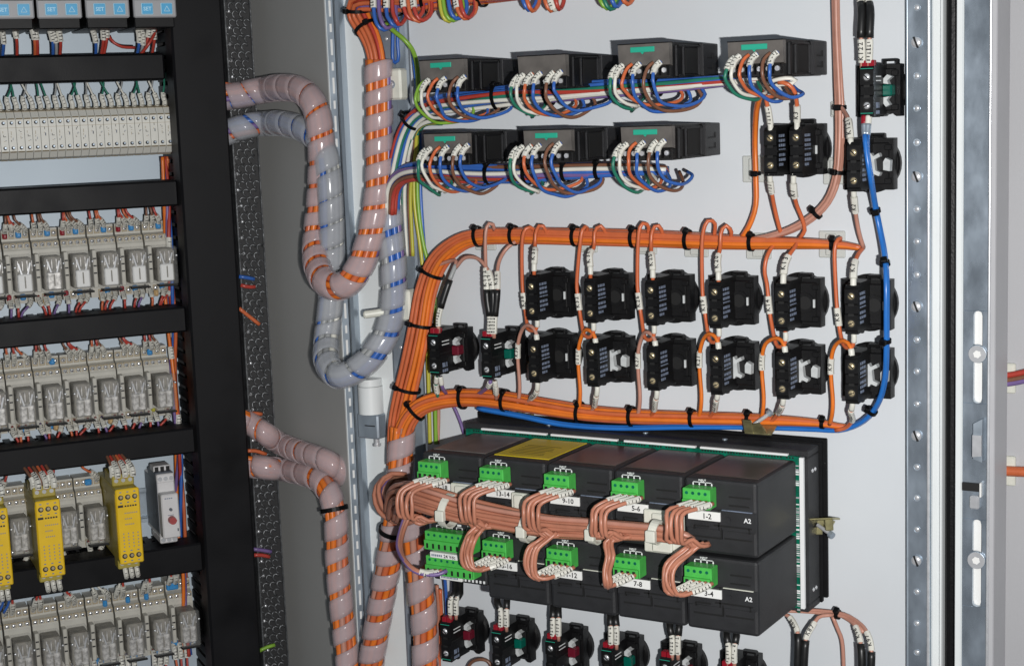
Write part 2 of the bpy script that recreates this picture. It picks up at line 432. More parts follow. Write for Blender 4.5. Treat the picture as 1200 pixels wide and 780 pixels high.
# the door
door = thing('cabinet_door', 'light grey cabinet door swung open, its inner face carrying the contact blocks and cables', 'cabinet door')
mb = MB(); mb.box(-.258, .188, 0, .0018, -.6, .55, 'door paint'); mb.build('door_panel', door)
mb = MB(); mb.prism([(-.324, -.006), (-.286, -.006), (-.2855, .012), (-.324, .012)], 'z', -.6, .55, 'white fold paint')
mb.prism([(-.3275, -.014), (-.3235, -.014), (-.3235, .012), (-.3275, .012)], 'z', -.6, .55, 'zinc'); mb.build('hinge_side_fold', door)
mb = MB(); mb.prism([(-.2845, .0), (-.2845, -.011), (-.2825, -.012), (-.2665, -.012), (-.2655, -.013), (-.2640, -.013), (-.2635, -.011), (-.2615, -.002), (-.2600, .0)], 'z', -.6, .55, 'zinc')
for i in range(44): mb.dome((-.2745, -.012, -.58 + i * .025), (0, -1, 0), .0017, 'bright steel', .0008)
mb.build('hinge_side_rail', door)
xr0, xr1 = .1895, .2063
rail = MB(); rail.prism([(xr0, .0), (xr0, -.0105), (xr0 + .0015, -.012), (xr1 - .001, -.012), (xr1, -.0135), (xr1 + .0016, -.0135), (xr1 + .0022, -.012), (xr1 + .0022, .0)], 'z', -.6, .55, 'zinc bar')
rail.cyl((xr1 + .0006, -.0130, -.6), (xr1 + .0006, -.0130, .55), .0012, 'bright steel', 12); rail.cyl((xr0 + .001, -.0112, -.6), (xr0 + .001, -.0112, .55), .0011, 'zinc', 10)  # rods added along the rail edges; the paler one draws the flash highlight
railo = rail.build('lock_side_rail', door)
zz = D(1075, 370, .012).z; xm = (xr0 + xr1) / 2
ys_d = [9, 89, 127, 167, 245, 283, 322, 398, 435, 473, 547, 583, 620, 693, 730, 764]; ys_s = [50, 207, 359, 510, 656]
for y in ys_d:
    mb = MB(); z = D(1075, y, .012).z; mb.ring((xm, -.0121, z), (0, 1, 0), .0021, .0004, .0006, 'zinc', 12); mb.dome((xm, -.0118, z), (0, -1, 0), .0021, 'bright steel', .0009, 10); mb.build('dimple', railo)
for y in ys_s:
    mb = MB(); z = D(1075, y, .012).z; mb.cyl((xm, -.012, z), (xm, -.0136, z), .0044, 'zinc', 18, .0041)
    mb.dome((xm, -.0136, z), (0, -1, 0), .0038, 'bright steel', .0013, 14)
    mb.box(-.0042, .0042, -.0006, .0012, -.0006, .0006, 'groove black', 0, T((xm, -.0150, z)) @ Matrix.Rotation(1.2, 4, 'Y')); mb.build('screw', railo)
mb = MB(); mb.prism([(.2087, 0), (.2087, -.0115), (.2100, -.0125), (.2150, -.0125), (.2165, -.0155), (.2178, -.0155), (.2182, -.013), (.2182, 0)], 'z', -.6, .55, 'white fold paint'); mb.build('lock_side_fold', door)
mb = MB(); mb.prism([(.2184, 0), (.2184, -.008), (.2205, -.011), (.2235, -.0125), (.2258, -.012), (.2274, -.009), (.2274, 0)], 'z', -.6, .55, 'black rubber')
mb.build('rubber_seal', door)
mb = MB(); mb.prism([(.2276, 0), (.2276, -.0145), (.2282, -.0155), (.2318, -.0155), (.2328, -.014), (.2328, 0)], 'z', -.6, .55, 'white fold paint'); mb.build('outer_fold', door)
mb = MB(); mb.prism([(.2532, .02), (.2532, -.0165), (.2538, -.0172), (.2566, -.0172), (.2572, -.016), (.2572, .02)], 'z', -.6, .55, 'edge paint'); mb.build('outer_edge', door)
mb = MB(); mb.prism([(.2518, 0), (.2518, -.0165), (.2530, -.0165), (.2530, 0)], 'z', -.6, .55, 'bright steel'); mb.cyl((.2524, -.0165, -.6), (.2524, -.0165, .55), .0010, 'bright steel', 12); mb.build('bright_edge', door)  # bent edge in paler steel, with a rod added to draw the flash highlight

# locking bar: galvanised, with two slots, their screws and a latch claw
bar = thing('locking_bar', 'galvanised sliding locking bar with long slots and round screws along the door edge', 'locking bar', T((.2425, -.010, 0)))
mb = MB(); bx0, bx1 = -.0095, .0090
zt = {y: D(1149, y, .012).z for y in (364, 472, 608, 710, 494, 535, 565, 588, 414, 655)}
slots = [(zt[364], zt[472]), (zt[608], zt[710])]; cuts = [.55]
for a, b in slots: cuts += [a, b]
cuts.append(-.6)
for i in range(0, len(cuts), 2): mb.box(bx0, bx1, -.004, 0, cuts[i + 1], cuts[i], 'zinc bar', .0004)
for a, b in slots:
    mb.box(bx0, -.0020, -.004, 0, b, a, 'zinc bar', .0002); mb.box(.0048, bx1, -.004, 0, b, a, 'zinc bar', .0002)
    mb.prism([(-.0020, a), (.0048, a), (.0048, a - .0034), (.0042, a - .0012), (.0028, a - .0003), (.0014, a), (.0, a - .0003), (-.0014, a - .0012), (-.0020, a - .0034)], 'y', -.004, 0, 'zinc bar')
    mb.prism([(-.0020, b), (-.0020, b + .0034), (-.0014, b + .0012), (.0, b + .0003), (.0014, b), (.0028, b + .0003), (.0042, b + .0012), (.0048, b + .0034), (.0048, b)], 'y', -.004, 0, 'zinc bar')
mb.build('slotted_plate', bar)
mb = MB(); mb.box(-.0024, .0052, .0008, .0022, -.6, .55, 'label paper'); mb.build('backing_strip', bar)
for y in (414, 655):
    mb = MB(); z = zt[y]; mb.cyl((.0014, -.004, z), (.0014, -.0056, z), .0070, 'zinc', 24, .0066); mb.ring((.0014, -.0058, z), (0, 1, 0), .0028, .0012, .0036, 'bright steel', 20)
    mb.cyl((.0014, -.0055, z), (.0014, -.0066, z), .0030, 'label paper', 6); mb.build('screw', bar)
mb = MB(); mb.prism([(.0, zt[494]), (.0066, zt[494] + .004), (.0066, zt[535] - .002), (.0, zt[535])], 'y', -.011, -.0042, 'zinc'); mb.prism([(.0, zt[494] - .008), (.0066, zt[494] - .008), (.0066, zt[535] + .003), (.0, zt[535] + .002)], 'y', -.0135, -.0112, 'bright steel')
mb.build('latch_claw', bar)
mb = MB(); mb.box(-.0090, .0052, -.0070, -.0042, zt[565] - .006, zt[565], 'groove black'); mb.box(.0040, .0054, -.0085, -.0042, zt[565] - .010, zt[565] + .001, 'label paper', .0004)
mb.box(-.0030, .0040, -.0095, -.0042, zt[588] - .004, zt[588] + .006, 'bright steel', .001); mb.build('catch', bar)

# hinge on the cabinet frame
hg = thing('door_hinge', 'white hinge barrel with a grey steel block and screw, on the white door edge', 'hinge', T(D(441, 495, .006)))
o0 = hg.location
mb = MB(); mb.box(-.0118, .0118, -.014, 0, -.0125, .0105, 'zinc', .0015); mb.box(-.003, .0085, -.0143, -.0139, -.0006, .0004, 'ink'); mb.build('hinge_block', hg)
mb = MB(); mb.cyl((0, -.007, .0105), (0, -.007, .036), .0116, 'white fold paint', 24); mb.cyl((0, -.007, .0364), (0, -.007, .043), .0112, 'white fold paint', 24); mb.build('hinge_barrel', hg)
mb = MB(); mb.cyl((.004, -.006, -.0125), (.004, -.006, -.018), .0026, 'bright steel', 10); mb.cyl((.004, -.006, -.018), (.004, -.006, -.0205), .0038, 'bright steel', 6); mb.build('screw', hg)

# --- wiring ducts on the plate
DX1 = .0835
def h_duct(ya0, yb0, ya1, yb1, label, x1):
    h = .062; za = (P(0, ya0, h).z + P(205, ya1, h).z) / 2; zb = (P(0, yb0, h).z + P(205, yb1, h).z) / 2
    r = panel_thing('wiring_duct', label, 'wiring duct', 0, (za + zb) / 2, 'horizontal wiring ducts'); w = abs(za - zb) / 2
    mb = MB(); mb.box(-.32, x1, -h, -.030, -w, w, 'duct plastic', .0018); mb.build('cover', r)
    for sgn in (1, -1):
        mb = MB(); x = -.318
        while x < x1 - .006:
            zc = sgn * (w - .0022); mb.box(x, x + .0065, -.0302, -.001, zc - .0007, zc + .0007, 'duct plastic'); x += .0105
        mb.build('finger_wall', r)
    mb = MB(); mb.box(-.318, x1 - .002, -.0025, -.0005, -w + .004, w - .004, 'duct plastic'); mb.build('base', r)
    return za, zb
DU = [h_duct(65.4, 97, 62.8, 95, 'black horizontal wiring duct between the display units and the terminal strip', DX1 - .002),
      h_duct(220.8, 252.3, 212, 242.6, 'black horizontal wiring duct below the bare strip of plate under the terminals', DX1 + .003),
      h_duct(380, 408, 358, 391, 'black horizontal wiring duct between the two upper relay rows', DX1 + .003),
      h_duct(528.7, 558, 502, 534, 'black horizontal wiring duct above the yellow safety relays', DX1 + .008),
      h_duct(671, 705.6, 640, 673.6, 'black horizontal wiring duct below the yellow safety relays', DX1 + .010)]
vd = panel_thing('wiring_duct', 'broad black upright wiring duct closing off the relay rows', 'wiring duct', 0, 0)
mb = MB(); mb.box(.0855, .1350, -.080, -.050, -.6, .6, 'duct plastic', .002); mb.build('cover', vd)
for x in (.0885, .1325):
    mb = MB(); z = -.6
    while z < .6: mb.box(x - .0008, x + .0008, -.0502, -.001, z, z + .0085, 'duct plastic'); z += .0125
    mb.build('finger_wall', vd)
mb = MB(); mb.box(.089, .132, -.0028, -.0006, -.6, .6, 'duct plastic'); mb.build('base', vd)
# perforated upright behind it
ps = panel_thing('perforated_strip', 'narrow upright strip of dark knobbly perforated steel between the black duct and the grey wall', 'perforated strip', 0, 0)
mat('strip steel', (.13, .135, .14), .36, .5, var=.5, vscale=130, bump=.6, bscale=260)
mat('strip dark', (.015, .015, .016), .6)
mb = MB(); mb.box(.1425, .1685, -.060, -.057, -.6, .6, 'strip dark', .0006); mb.box(.1415, .1432, -.0645, -.052, -.6, .6, 'strip steel', .0004); mb.box(.1672, .1686, -.063, -.052, -.6, .6, 'strip steel', .0004); mb.build('back', ps)
mb = MB(); z = -.45; i = 0; rr = random.Random(3)
while z < .36:
    for c in range(3):
        x = .1478 + c * .0072 + (.0018 if i % 2 else -.0018); pts = [Vector((x + .0030 * math.cos(a), -.0612 - .0006 * math.sin(3 * a + i), z + .0033 * math.sin(a))) for a in [j * math.pi / 5 + .3 for j in range(8)]]
        mb.sweep(pts, .0009, 'strip steel', 5)
    if i % 2 == 0: mb.dome((.1462 + rr.uniform(-.001, .002), -.0605, z + .003), (0, -1, 0), .0017, 'bright steel', .0014, 8)
    z += .0078; i += 1
mb.build('knobs', ps)
# ------------------------------------------------------------------ contact blocks on the door
def block_parts(root, kind='plain', double=False, cam=None):
    """local: x along the door, -y out of the door, z up"""
    xs = [-.0102, .0102] if double else [0.0]
    lamp = kind != 'plain'; xr = .0150 if lamp else .0200; rd = .0182 if lamp else .0222; fy = -.0145
    mb = MB(); mb.cyl((0, 0, 0), (0, -.0040, 0), rd, 'black plastic', 32); mb.cyl((0, -.0040, 0), (0, -.0056, 0), rd, 'black plastic', 32, rd - .0014)
    mb.build('bezel_ring', root)
    mb = MB(); mb.prism([(-.0180, -.0192), (.0020, -.0192), (.0045, -.0168), (.0095, -.0168), (.0120, -.0192), (xr, -.0192), (xr, .0190), (-.0180, .0190)], 'y', fy, -.0042, 'black plastic')
    mb.box(-.0165, xr - .0028, fy - .0022, fy + .001, -.0150, .0160, 'black plastic', .0008)
    for z in (-.0125, .0125): mb.box(xr - .0060, xr - .0008, fy - .0030, fy, z - .0022, z + .0022, 'black plastic', .0005)
    if not lamp:
        mb.cyl((.0085, fy - .0020, 0), (.0085, fy - .0034, 0), .0078, 'black plastic', 18); mb.cyl((.0085, fy - .0030, 0), (.0085, fy - .0036, 0), .0052, 'groove black', 16)
        if cam is None: mb.box(.0012, .0022, fy - .0040, fy - .0026, -.0032, .0032, 'print grey', .0003); mb.box(.0150, .0166, fy - .0040, fy - .0020, -.0036, .0030, 'cam white', .0003)
    mb.build('mounting_collar', root)
    mb = MB(); lx = .0080                                           # release lever: an open loop over the collar
    mb.box(lx - .0058, lx - .0042, -.0160, -.0100, .0187, .0220, 'black plastic', .0005); mb.box(lx + .0040, lx + .0056, -.0160, -.0100, .0187, .0220, 'black plastic', .0005)
    mb.box(lx - .0058, lx + .0056, -.0160, -.0100, .0211, .0227, 'black plastic', .0005); mb.build('release_lever', root)
    for bx in xs:
        mb = MB()
        poly = [(-.0150, -.0180), (-.0300, -.0180), (-.0312, -.0192), (-.0345, -.0192), (-.0355, -.0180), (-.0450, -.0186), (-.0450, -.0165), (-.0462, -.0155), (-.0462, -.0040), (-.0450, -.0030), (-.0450, .0035), (-.0462, .0045), (-.0462, .0150), (-.0450, .0160), (-.0442, .0178), (-.0405, .0178), (-.0385, .0195), (-.0150, .0195)]
        mb.prism(poly, 'x', bx - .0050, bx + .0050, 'black plastic')
        for z in (.0100, -.0105):                                    # screw wells in the rear face
            mb.cyl((bx, -.0463, z), (bx, -.0459, z), .0034, 'groove black', 14)
        for z in (.0035, -.0040): mb.box(bx - .0022, bx + .0022, -.0464, -.0458, z - .0009, z + .0009, 'groove black')
        mb.box(bx + .0049, bx + .0053, -.0440, -.0245, -.0006, .0006, 'groove black')
        if kind == 'plain':                                          # printed data on the flank
            rr = random.Random(5)
            for k in range(7):
                z = .0115 - k * .0036; l = rr.uniform(.009, .0145)
                for q in range(3):
                    a = -.0412 + q * l / 3 + .0006; mb.box(bx + .0049, bx + .00525, a, a + l / 3 - .0011, z - .0012, z + .0009, 'print grey')
        else:
            for k in range(2): mb.box(bx + .0049, bx + .00525, -.0400, -.0290, .0098 - k * .0030, .0106 - k * .0030, 'print white')
            for k, (a, b_) in enumerate(((-.0405, -.0385), (-.0378, -.0362), (-.0345, -.0330))): mb.box(bx + .0049, bx + .00525, a, b_, -.0125, -.0085, 'print grey')
            for k in range(3): mb.box(bx + .0049, bx + .00525, -.0405 + k * .0030, -.0385 + k * .0030, -.0168, -.0142, 'print grey')
            mb.box(bx - .0046, bx + .0046, -.0465, -.0459, .0158, .0162, 'label teal'); mb.box(bx - .0046, bx + .0046, -.0465, -.0459, -.0162, -.0158, 'label teal')
        mb.build('contact_body', root)
        for z in (.0100, -.0105):
            mb = MB(); m = 'brass screw' if kind == 'plain' else 'bright steel'
            mb.dome((bx, -.0461, z), (0, -1, 0), .0026, m, .0014, 12); M = T((bx, -.0476, z)) @ Matrix.Rotation(.7 if z > 0 else -.4, 4, 'Y')
            mb.box(-.0022, .0022, -.0003, .0005, -.0004, .0004, 'groove black', 0, M); mb.build('terminal_screw', root)
        if kind != 'plain':
            mb = MB(); mb.box(bx - .0046, bx - .0002, -.0440, -.0375, .0172, .0222, 'ferrule red', .0006); mb.box(bx + .0002, bx + .0046, -.0440, -.0375, .0172, .0222, 'ferrule red', .0006); mb.build('cable_entry', root)
    if cam:
        mb = MB(); m = {'white': 'cam white', 'green': 'cam green', 'red': 'cam red'}[cam]; x0 = .0052
        y0 = fy - .0085; CX = len(mb.v)
        if cam == 'white':
            mb.prism([(-.0020, -.0080), (.0030, -.0090), (.0045, -.0068), (.0085, -.0085), (.0100, -.0060), (.0060, -.0042), (.0052, .0038), (.0098, .0060), (.0085, .0085), (.0045, .0062), (.0025, .0085), (-.0022, .0070), (-.0005, 0)], 'y', y0, fy - .0020, m)
            mb.prism([(.0118, -.0040), (.0168, -.0050), (.0172, .0030), (.0135, .0048), (.0118, .0020)], 'y', y0 + .0006, fy - .0020, m)
        else:
            mb.box(.0015, .0090, y0 - .0020, fy, -.0042, .0042, m, .001)
            mb.prism([(-.0010, .0055), (.0050, .0115), (.0085, .0100), (.0050, .0070), (.0060, .0045)], 'y', y0, fy - .0020, 'cam white')
            mb.prism([(-.0010, -.0055), (.0040, -.0120), (.0070, -.0105), (.0045, -.0070), (.0065, -.0045)], 'y', y0, fy - .0020, 'cam white')
        mb.v = [(a[0] + .0028, a[1], a[2]) for a in mb.v]; mb.build('actuator_cam', root)

def new_block(label, x, z, kind='plain', double=False, cam=None, group='contact blocks on the door'):
    r = thing('contact_block', label, 'contact block', T((x, 0, z)), group); block_parts(r, kind, double, cam); return r
BX = [-.1160 + .0549 * i for i in range(6)]; ZR1, ZR2 = .0235, -.0292
row1 = ['K37', 'K31', 'K25', 'K20', 'K13', 'K7']; row2 = ['K39', 'K33', 'K27', 'K21', 'K15', 'K9']
proto = new_block('black contact block under the wire marked K37, upper row', BX[0], ZR1)
for i in range(1, 6): dup(proto, T((BX[i], 0, ZR1)), f'black contact block under the wire marked {row1[i]}, upper row')
ordn = ['first', 'second', 'third', 'fourth', 'fifth', 'sixth']
for i in (0, 2): dup(proto, T((BX[i], 0, ZR2)), f'black contact block without a white cam, straight below the block marked {row1[i]}')
pw = new_block('black contact block with a white plastic cam, straight below the block marked K31', BX[1], ZR2, cam='white')
for i in (3, 4, 5): dup(pw, T((BX[i], 0, ZR2)), f'black contact block with a white plastic cam, straight below the block marked {row1[i]}')
new_block('black double contact block under the last panel meter, two rear terminals side by side', .1065, .1415, double=True)
dup(pw, T((.1610, 0, .1295)), 'black contact block with a white cam, crossed by the blue cables, below the green one')
pg = new_block('black lamp block with a green cam and red entries, topmost beside the galvanised rail', .1712, .1838, 'lamp', cam='green')
pr = new_block('black lamp block with a red cam, beside the bend of the orange harness', -.2160, -.0280, 'lamp', cam='red')
dup(pg, T((-.1625, 0, -.0285)), 'black lamp block with a green cam between the red one and the first plain block')
ZB = -.2880; lx = [-.2168, -.1632, -.1092, -.0552, -.0012, .0528]
dup(pr, T((lx[0], 0, ZB)), 'black lamp block with a red cam below the twin green terminal strips')
dup(pg, T((lx[1], 0, ZB)), 'black lamp block with a green cam under the module marked 15-16')
dup(pr, T((lx[2], 0, ZB)), 'black lamp block with a red cam under the module marked 11-12')
dup(pg, T((lx[3], 0, ZB)), 'black lamp block with a green cam under the module marked 7-8')
dup(pr, T((lx[4], 0, ZB)), 'black lamp block cut by the picture edge, under the module marked 3-4')
dup(pg, T((lx[5], 0, ZB)), 'black lamp block almost wholly below the picture edge, last of the bottom row')

# ------------------------------------------------------------------ panel meters seen from behind
def meter_parts(r, teal=True):
    W, H, B = .0212, .0128, -.086
    mb = MB(); mb.box(-W + .0015, W - .0015, -.0800, -.0005, -H, H - .0006, 'housing plastic', .0008)
    mb.prism([(-.0800, -H), (-.0800, H - .0004), (-.0760, H + .0006), (-.0120, H + .0004), (-.0120, -H)], 'x', -W, W - .0004, 'black plastic')
    mb.build('housing', r)
    mb = MB(); mb.prism([(-.0800, H), (-.0862, H), (-.0848, -.0030), (-.0800, -.0040)], 'x', -W, W, 'grey smoke plastic')
    mb.prism([(-.0790, H + .0008), (-.0864, H + .0008), (-.0864, H), (-.0790, H)], 'x', -W - .0003, W + .0003, 'black plastic'); mb.build('rear_cover', r)
    mb = MB()                                                     # terminal ledge with its barrier ribs and screws
    mb.box(-W, W, -.0850, -.0800, -H, -.0042, 'groove black', .0005)
    for k in range(7): x = -W + .0004 + k * (2 * W - .0012) / 6; mb.box(x, x + .0006, -.0885, -.0850, -.0110, -.0040, 'black plastic')
    for k in range(6): x = -W + .0040 + k * (2 * W - .0012) / 6; mb.cyl((x, -.0850, -.0072), (x, -.0872, -.0072), .0019, 'bright steel', 10)
    mb.build('terminal_strip', r)
    if teal:
        mb = MB(); mb.box(-.0105, .0095, -.0870, -.0858, .0068, .0108, 'label teal', .0003); mb.prism([(-.002, .0068), (.001, .0068), (-.0005, .0052)], 'y', -.0868, -.0860, 'label teal'); mb.build('rating_label', r)
    mb = MB()                                                     # fixing bracket sliding along the flank
    x0, x1 = W - .0006, W + .0008
    mb.box(x0, x1, -.0700, -.0040, H - .0030, H - .0012, 'black plastic', .0003); mb.box(x0, x1, -.0700, -.0040, -H + .0006, -H + .0022, 'black plastic', .0003)
    for y in (-.0745, -.0615, -.0330): mb.box(x0, x1 + .0002, y, y + .0011, -H + .0010, H - .0018, 'housing plastic', .0002)
    mb.box(x0, x1 + .0022, -.0300, -.0010, -H + .0004, H + .0002, 'housing plastic', .0006)
    for z in (-.006, .002): mb.box(x1 + .0020, x1 + .0027, -.0240, -.0140, z - .0005, z + .0005, 'groove black'); mb.box(x1 + .0020, x1 + .0027, -.0120, -.0112, z - .0005, z + .0040, 'groove black')
    mb.box(x0, x0 + .0008, -.0560, -.0340, -H + .0030, H - .0034, 'groove black'); mb.build('fixing_bracket', r)
MX1 = [-.1695, -.0765, .0118, .1014]; MX2 = [-.1685, -.0735, .0125]; MZ1, MZ2 = .2085, .1492
on = ['first', 'second', 'third', 'fourth']
def new_meter(label, x, z, teal=True):
    r = thing('panel_meter', label, 'panel meter', T((x, 0, z)), 'panel meters in the door'); meter_parts(r, teal); return r
m0 = new_meter('black panel meter nearest the hinge in the upper row, teal label on its back', MX1[0], MZ1)
new_meter('black panel meter without a teal label on its back, second in the upper row', MX1[1], MZ1 - .001, False)
dup(m0, T((MX1[2], 0, MZ1 + .0035)), 'black panel meter with a teal label, third in the upper row, mounted highest')
dup(m0, T((MX1[3], 0, MZ1 + .0010)), 'black panel meter with a teal label, above the double contact block')
dup(m0, T((MX2[0], 0, MZ2)), 'black panel meter nearest the hinge in the lower row of three')
dup(m0, T((MX2[1], 0, MZ2 + .0005)), 'black panel meter in the middle of the lower row of three')
dup(m0, T((MX2[2], 0, MZ2 + .0012)), 'black panel meter at the free end of the lower row of three')

# ------------------------------------------------------------------ the module rack
rack = thing('module_rack', 'long black rack frame bolted to the door, holding ten plug-in modules', 'rack', T((-.04, 0, -.155)))
X0, X1, Z0, Z1 = -.196 + .04, .1185 + .04, -.2195 + .155, -.0895 + .155
mb = MB(); mb.box(X0 - .005, X1 + .005, -.0035, -.0002, Z0 + .004, Z1 + .004, 'black plastic', .0008)
mb.box(X0 - .002, X1 + .002, -.0075, -.0035, Z0 + .001, Z1 + .002, 'black plastic', .0008); mb.build('mounting_flange', rack)
mb = MB()
for a in ((X0, X1, Z1 - .006, Z1), (X0, X1, Z0, Z0 + .006), (X0, X0 + .006, Z0 + .006, Z1 - .006), (X1 - .006, X1, Z0 + .006, Z1 - .006)):
    mb.box(a[0], a[1], -.0330, -.0075, a[2], a[3], 'housing plastic', .0010)
mb.box(X0 + .006, X1 - .006, -.030, -.0075, Z0 + .006, Z1 - .006, 'black plastic')
for k in range(2): mb.dome((X1, -.0165 - k * .006, Z1 - .018), (1, 0, 0), .0017, 'bright steel', .001); mb.dome((X1, -.0165 - k * .006, Z0 + .016), (1, 0, 0), .0017, 'bright steel', .001)
for px in (642, 755, 848): mb.cyl((D(px, 500, .02).x + .04, -.018, Z1 - .0005), (D(px, 500, .02).x + .04, -.018, Z1 + .0008), .0022, 'zinc', 12)
mb.build('frame', rack)
mb = MB(); mb.box(X0 + .004, X1 - .0055, -.0372, -.0332, Z0 + .004, Z1 - .0045, 'board green', .0003)
rr = random.Random(9)
for k in range(70):
    z = Z1 - .012 - k * .0017
    if rr.random() < .8: mb.box(X1 - .0080, X1 - .0055, -.0378, -.0370, z, z + rr.uniform(.0006, .0014), rr.choice(['bright steel', 'board green', 'print white']))
for k in range(120):
    x = X0 + .012 + k * .00245
    if rr.random() < .85: mb.box(x, x + .0013, -.0378, -.0340, Z1 - .0062, Z1 - .0050, 'groove black')
mb.build('circuit_board', rack)
mb = MB()
for a, b_ in ((.020, .085), (.089, .152), (.158, .222), (.226, .300)): mb.box(X0 + a, X0 + b_, -.0378, -.0345, Z1 - .0045, Z1 - .0028, 'print white', .0003)
mb.box(X1 - .0052, X1 - .0018, -.0378, -.0345, Z0 + .004, Z1 - .0050, 'print white', .0003); mb.build('board_edge_strip', rack)
# spring brackets with their screws
def bracket(M, label):
    mb = MB(); mb.box(-.0090, .0090, -.0012, 0, -.0075, .0075, 'brass zinc', .0003); mb.box(-.0090, -.0030, -.0100, -.0010, -.0075, -.0063, 'brass zinc', .0003); mb.box(.0040, .0090, -.0080, -.0010, .0063, .0075, 'brass zinc', .0003)
    mb.prism([(-.006, 0), (-.003, -.007), (.002, -.008), (.006, -.002)], 'z', -.0070, -.0058, 'brass zinc')
    o = mb.build('fixing_bracket', None, M=M); o.parent = rack; o.matrix_parent_inverse = T((-.04, 0, -.155)).inverted()
    k = MB(); k.cyl((-.004, -.004, -.002), (.006, -.0105, .0025), .0013, 'bright steel', 10); k.cyl((.0050, -.0100, .0020), (.0068, -.0114, .0028), .0023, 'zinc', 12); k.build('screw', o)
bracket(T(D(893, 505, .022) + Vector((0, 0, .002))) @ Matrix.Rotation(math.radians(-70), 4, 'X') @ Matrix.Scale(1.25, 4), '')
bracket(T((.1190 + .0062, -.019, D(962, 607, .02).z)) @ Matrix.Rotation(math.radians(75), 4, 'X') @ Matrix.Rotation(math.radians(8), 4, 'Z') @ Matrix.Scale(1.25, 4), '')
bracket(T(D(617, 489, .015) + Vector((0, 0, .001))) @ Matrix.Rotation(math.radians(-80), 4, 'X') @ Matrix.Scale(.6, 4), '')

PIT = .0591; MR = .1115                                      # pitch and free end of the row
def module(i, row, text, top):
    """i counts from the free end; origin at the module's base centre"""
    x1 = MR - i * PIT; x0 = x1 - PIT + .0012; cx = (x0 + x1) / 2; w = (x1 - x0) / 2; z1, z0 = (-.0965, -.1535) if row == 0 else (-.1560, -.2135)
    cz = (z0 + z1) / 2; h = (z1 - z0) / 2
    lab = f'black plug-in module with the white label {text}, ' + (('lower' if row else 'upper') + ' row of the rack')
    if top == 'label yellow': lab = f'black plug-in module with a yellow sticker on top and the white label {text}'
    r = thing('plug_in_module', lab, 'module', T((cx, -.0385, cz)), 'modules plugged into the rack'); d = -.0815
    mb = MB(); mb.box(-w, w, d, .0008, -h, h, 'housing plastic', .0026, seg=2); mb.build('housing', r)
    if row == 0:
        mb = MB(); mb.box(-w + .0035, w - .0035, d + .012, -.004, h - .0003, h + .0005, top, .0003)
        if top == 'label yellow':
            for k in range(7):
                y = d + .022 + k * .005; mb.box(-w + .012, w - .014 - .002 * (k % 3), y, y + .0006, h + .0004, h + .00065, 'ink')
        mb.build('top_label', r)
    f = d - .0002
    mb = MB(); zl = h - .0225                                      # the front: a shallow raised bar, grooves, the corner mark
    mb.box(-w + .001, w - .001, d - .0009, d + .001, zl - .0155, zl, 'housing plastic', .0004)
    mb.box(w - .0275, w - .0035, d - .0012, d, zl - .0002, zl + .0004, 'print grey' if row == 0 else 'tie nylon')
    for a, b_, z in ((-w + .008, -w + .020, h - .036), (-w + .024, -w + .034, h - .0345), (w - .024, w - .004, h - .0345), (-w + .006, -w + .030, h - .0445), (w - .026, w - .004, h - .0440), (w - .022, w - .005, h - .0120), (w - .022, w - .006, h - .0185)):
        if z > -h + .003: mb.box(a, b_, d - .0014 if z < zl and z > zl - .0155 else d - .0004, d + .002, z - .0006, z + .0006, 'groove black')
    for x, za, zb in ((-w + .030, -.0445, -.0360), (-w + .008, -.0390, -.0360), (w - .006, -.0385, -.0345), (w - .030, h * 0 - .0225, -.0380)):
        mb.box(x - .0005, x + .0005, d - .0014, d + .002, h + za, h + zb, 'groove black')
    mb.cyl((w - .0225, d - .0006, zl - .0068), (w - .0225, d - .0016, zl - .0068), .0022, 'housing plastic', 14)
    mb.build('front_plate', r)
    mb = MB(); mb.box(-w + .0035, -w + .0295, d - .0022, d + .001, zl - .0088, zl - .0018, 'label paper', .0002); o = None
    mb.text(text, frame(Vector((-w + .0195, d - .00235, zl - .0053)), Vector((1, 0, 0)), OUT), .0042, 'ink', .017); mb.build('number_label', r)
    mb = MB(); mb.text('INPUT', frame(Vector((-w + .0150, d - .0005, h - .0013)), Vector((1, 0, 0)), OUT), .0016, 'print white', .0075)
    for k in range(4):
        x = -w + .0075 + k * .0050; mb.box(x - .0003, x + .0003, d - .0006, d, h - .0044, h - .0026, 'print white'); mb.dome((x, d - .0004, h - .0046), (0, -1, 0), .0007, 'print white', .0002, 6)
    mb.box(-w + .0072, -w + .0228, d - .0006, d, h - .0031, h - .0026, 'print white'); mb.box(-w + .0140, -w + .0160, d - .0006, d, h - .0027, h - .0022, 'print white')
    if i == 0: mb.text('A2', frame(Vector((w - .0072, d - .0012, zl - .0060)), Vector((1, 0, 0)), OUT), .0036, 'print white')
    mb.build('front_print', r)
    mb = MB(); plug = MB(); px0, px1 = -w + .0040, -w + .0262
    plug.box(px0, px1, d - .0125, d - .0003, zl + .0020, h - .0052, 'plug green', .0006)
    plug.box(px0 + .0005, px1 - .0005, d - .0150, d - .0120, zl + .0026, zl + .0095, 'plug green', .0005)
    for k in range(4):
        x = px0 + .0035 + k * .0050; plug.box(x - .0012, x + .0012, d - .0153, d - .0148, zl + .0042, zl + .0082, 'groove black'); plug.cyl((x, d - .0127, h - .0085), (x, d - .0121, h - .0085), .0013, 'board green', 8)
    plug.build('terminal_plug', r)
    return r
txt0 = ['1-2', '5-6', '9-10', '13-14', '17-18']; tops = ['brown top plastic', 'brown top plastic', 'brown top plastic', 'label yellow', 'grey smoke plastic']
for i in range(5): module(i, 0, txt0[i], tops[i])
for i, t in enumerate(['3-4', '7-8', '11-12', '15-16']): module(i, 1, t, 'brown top plastic')
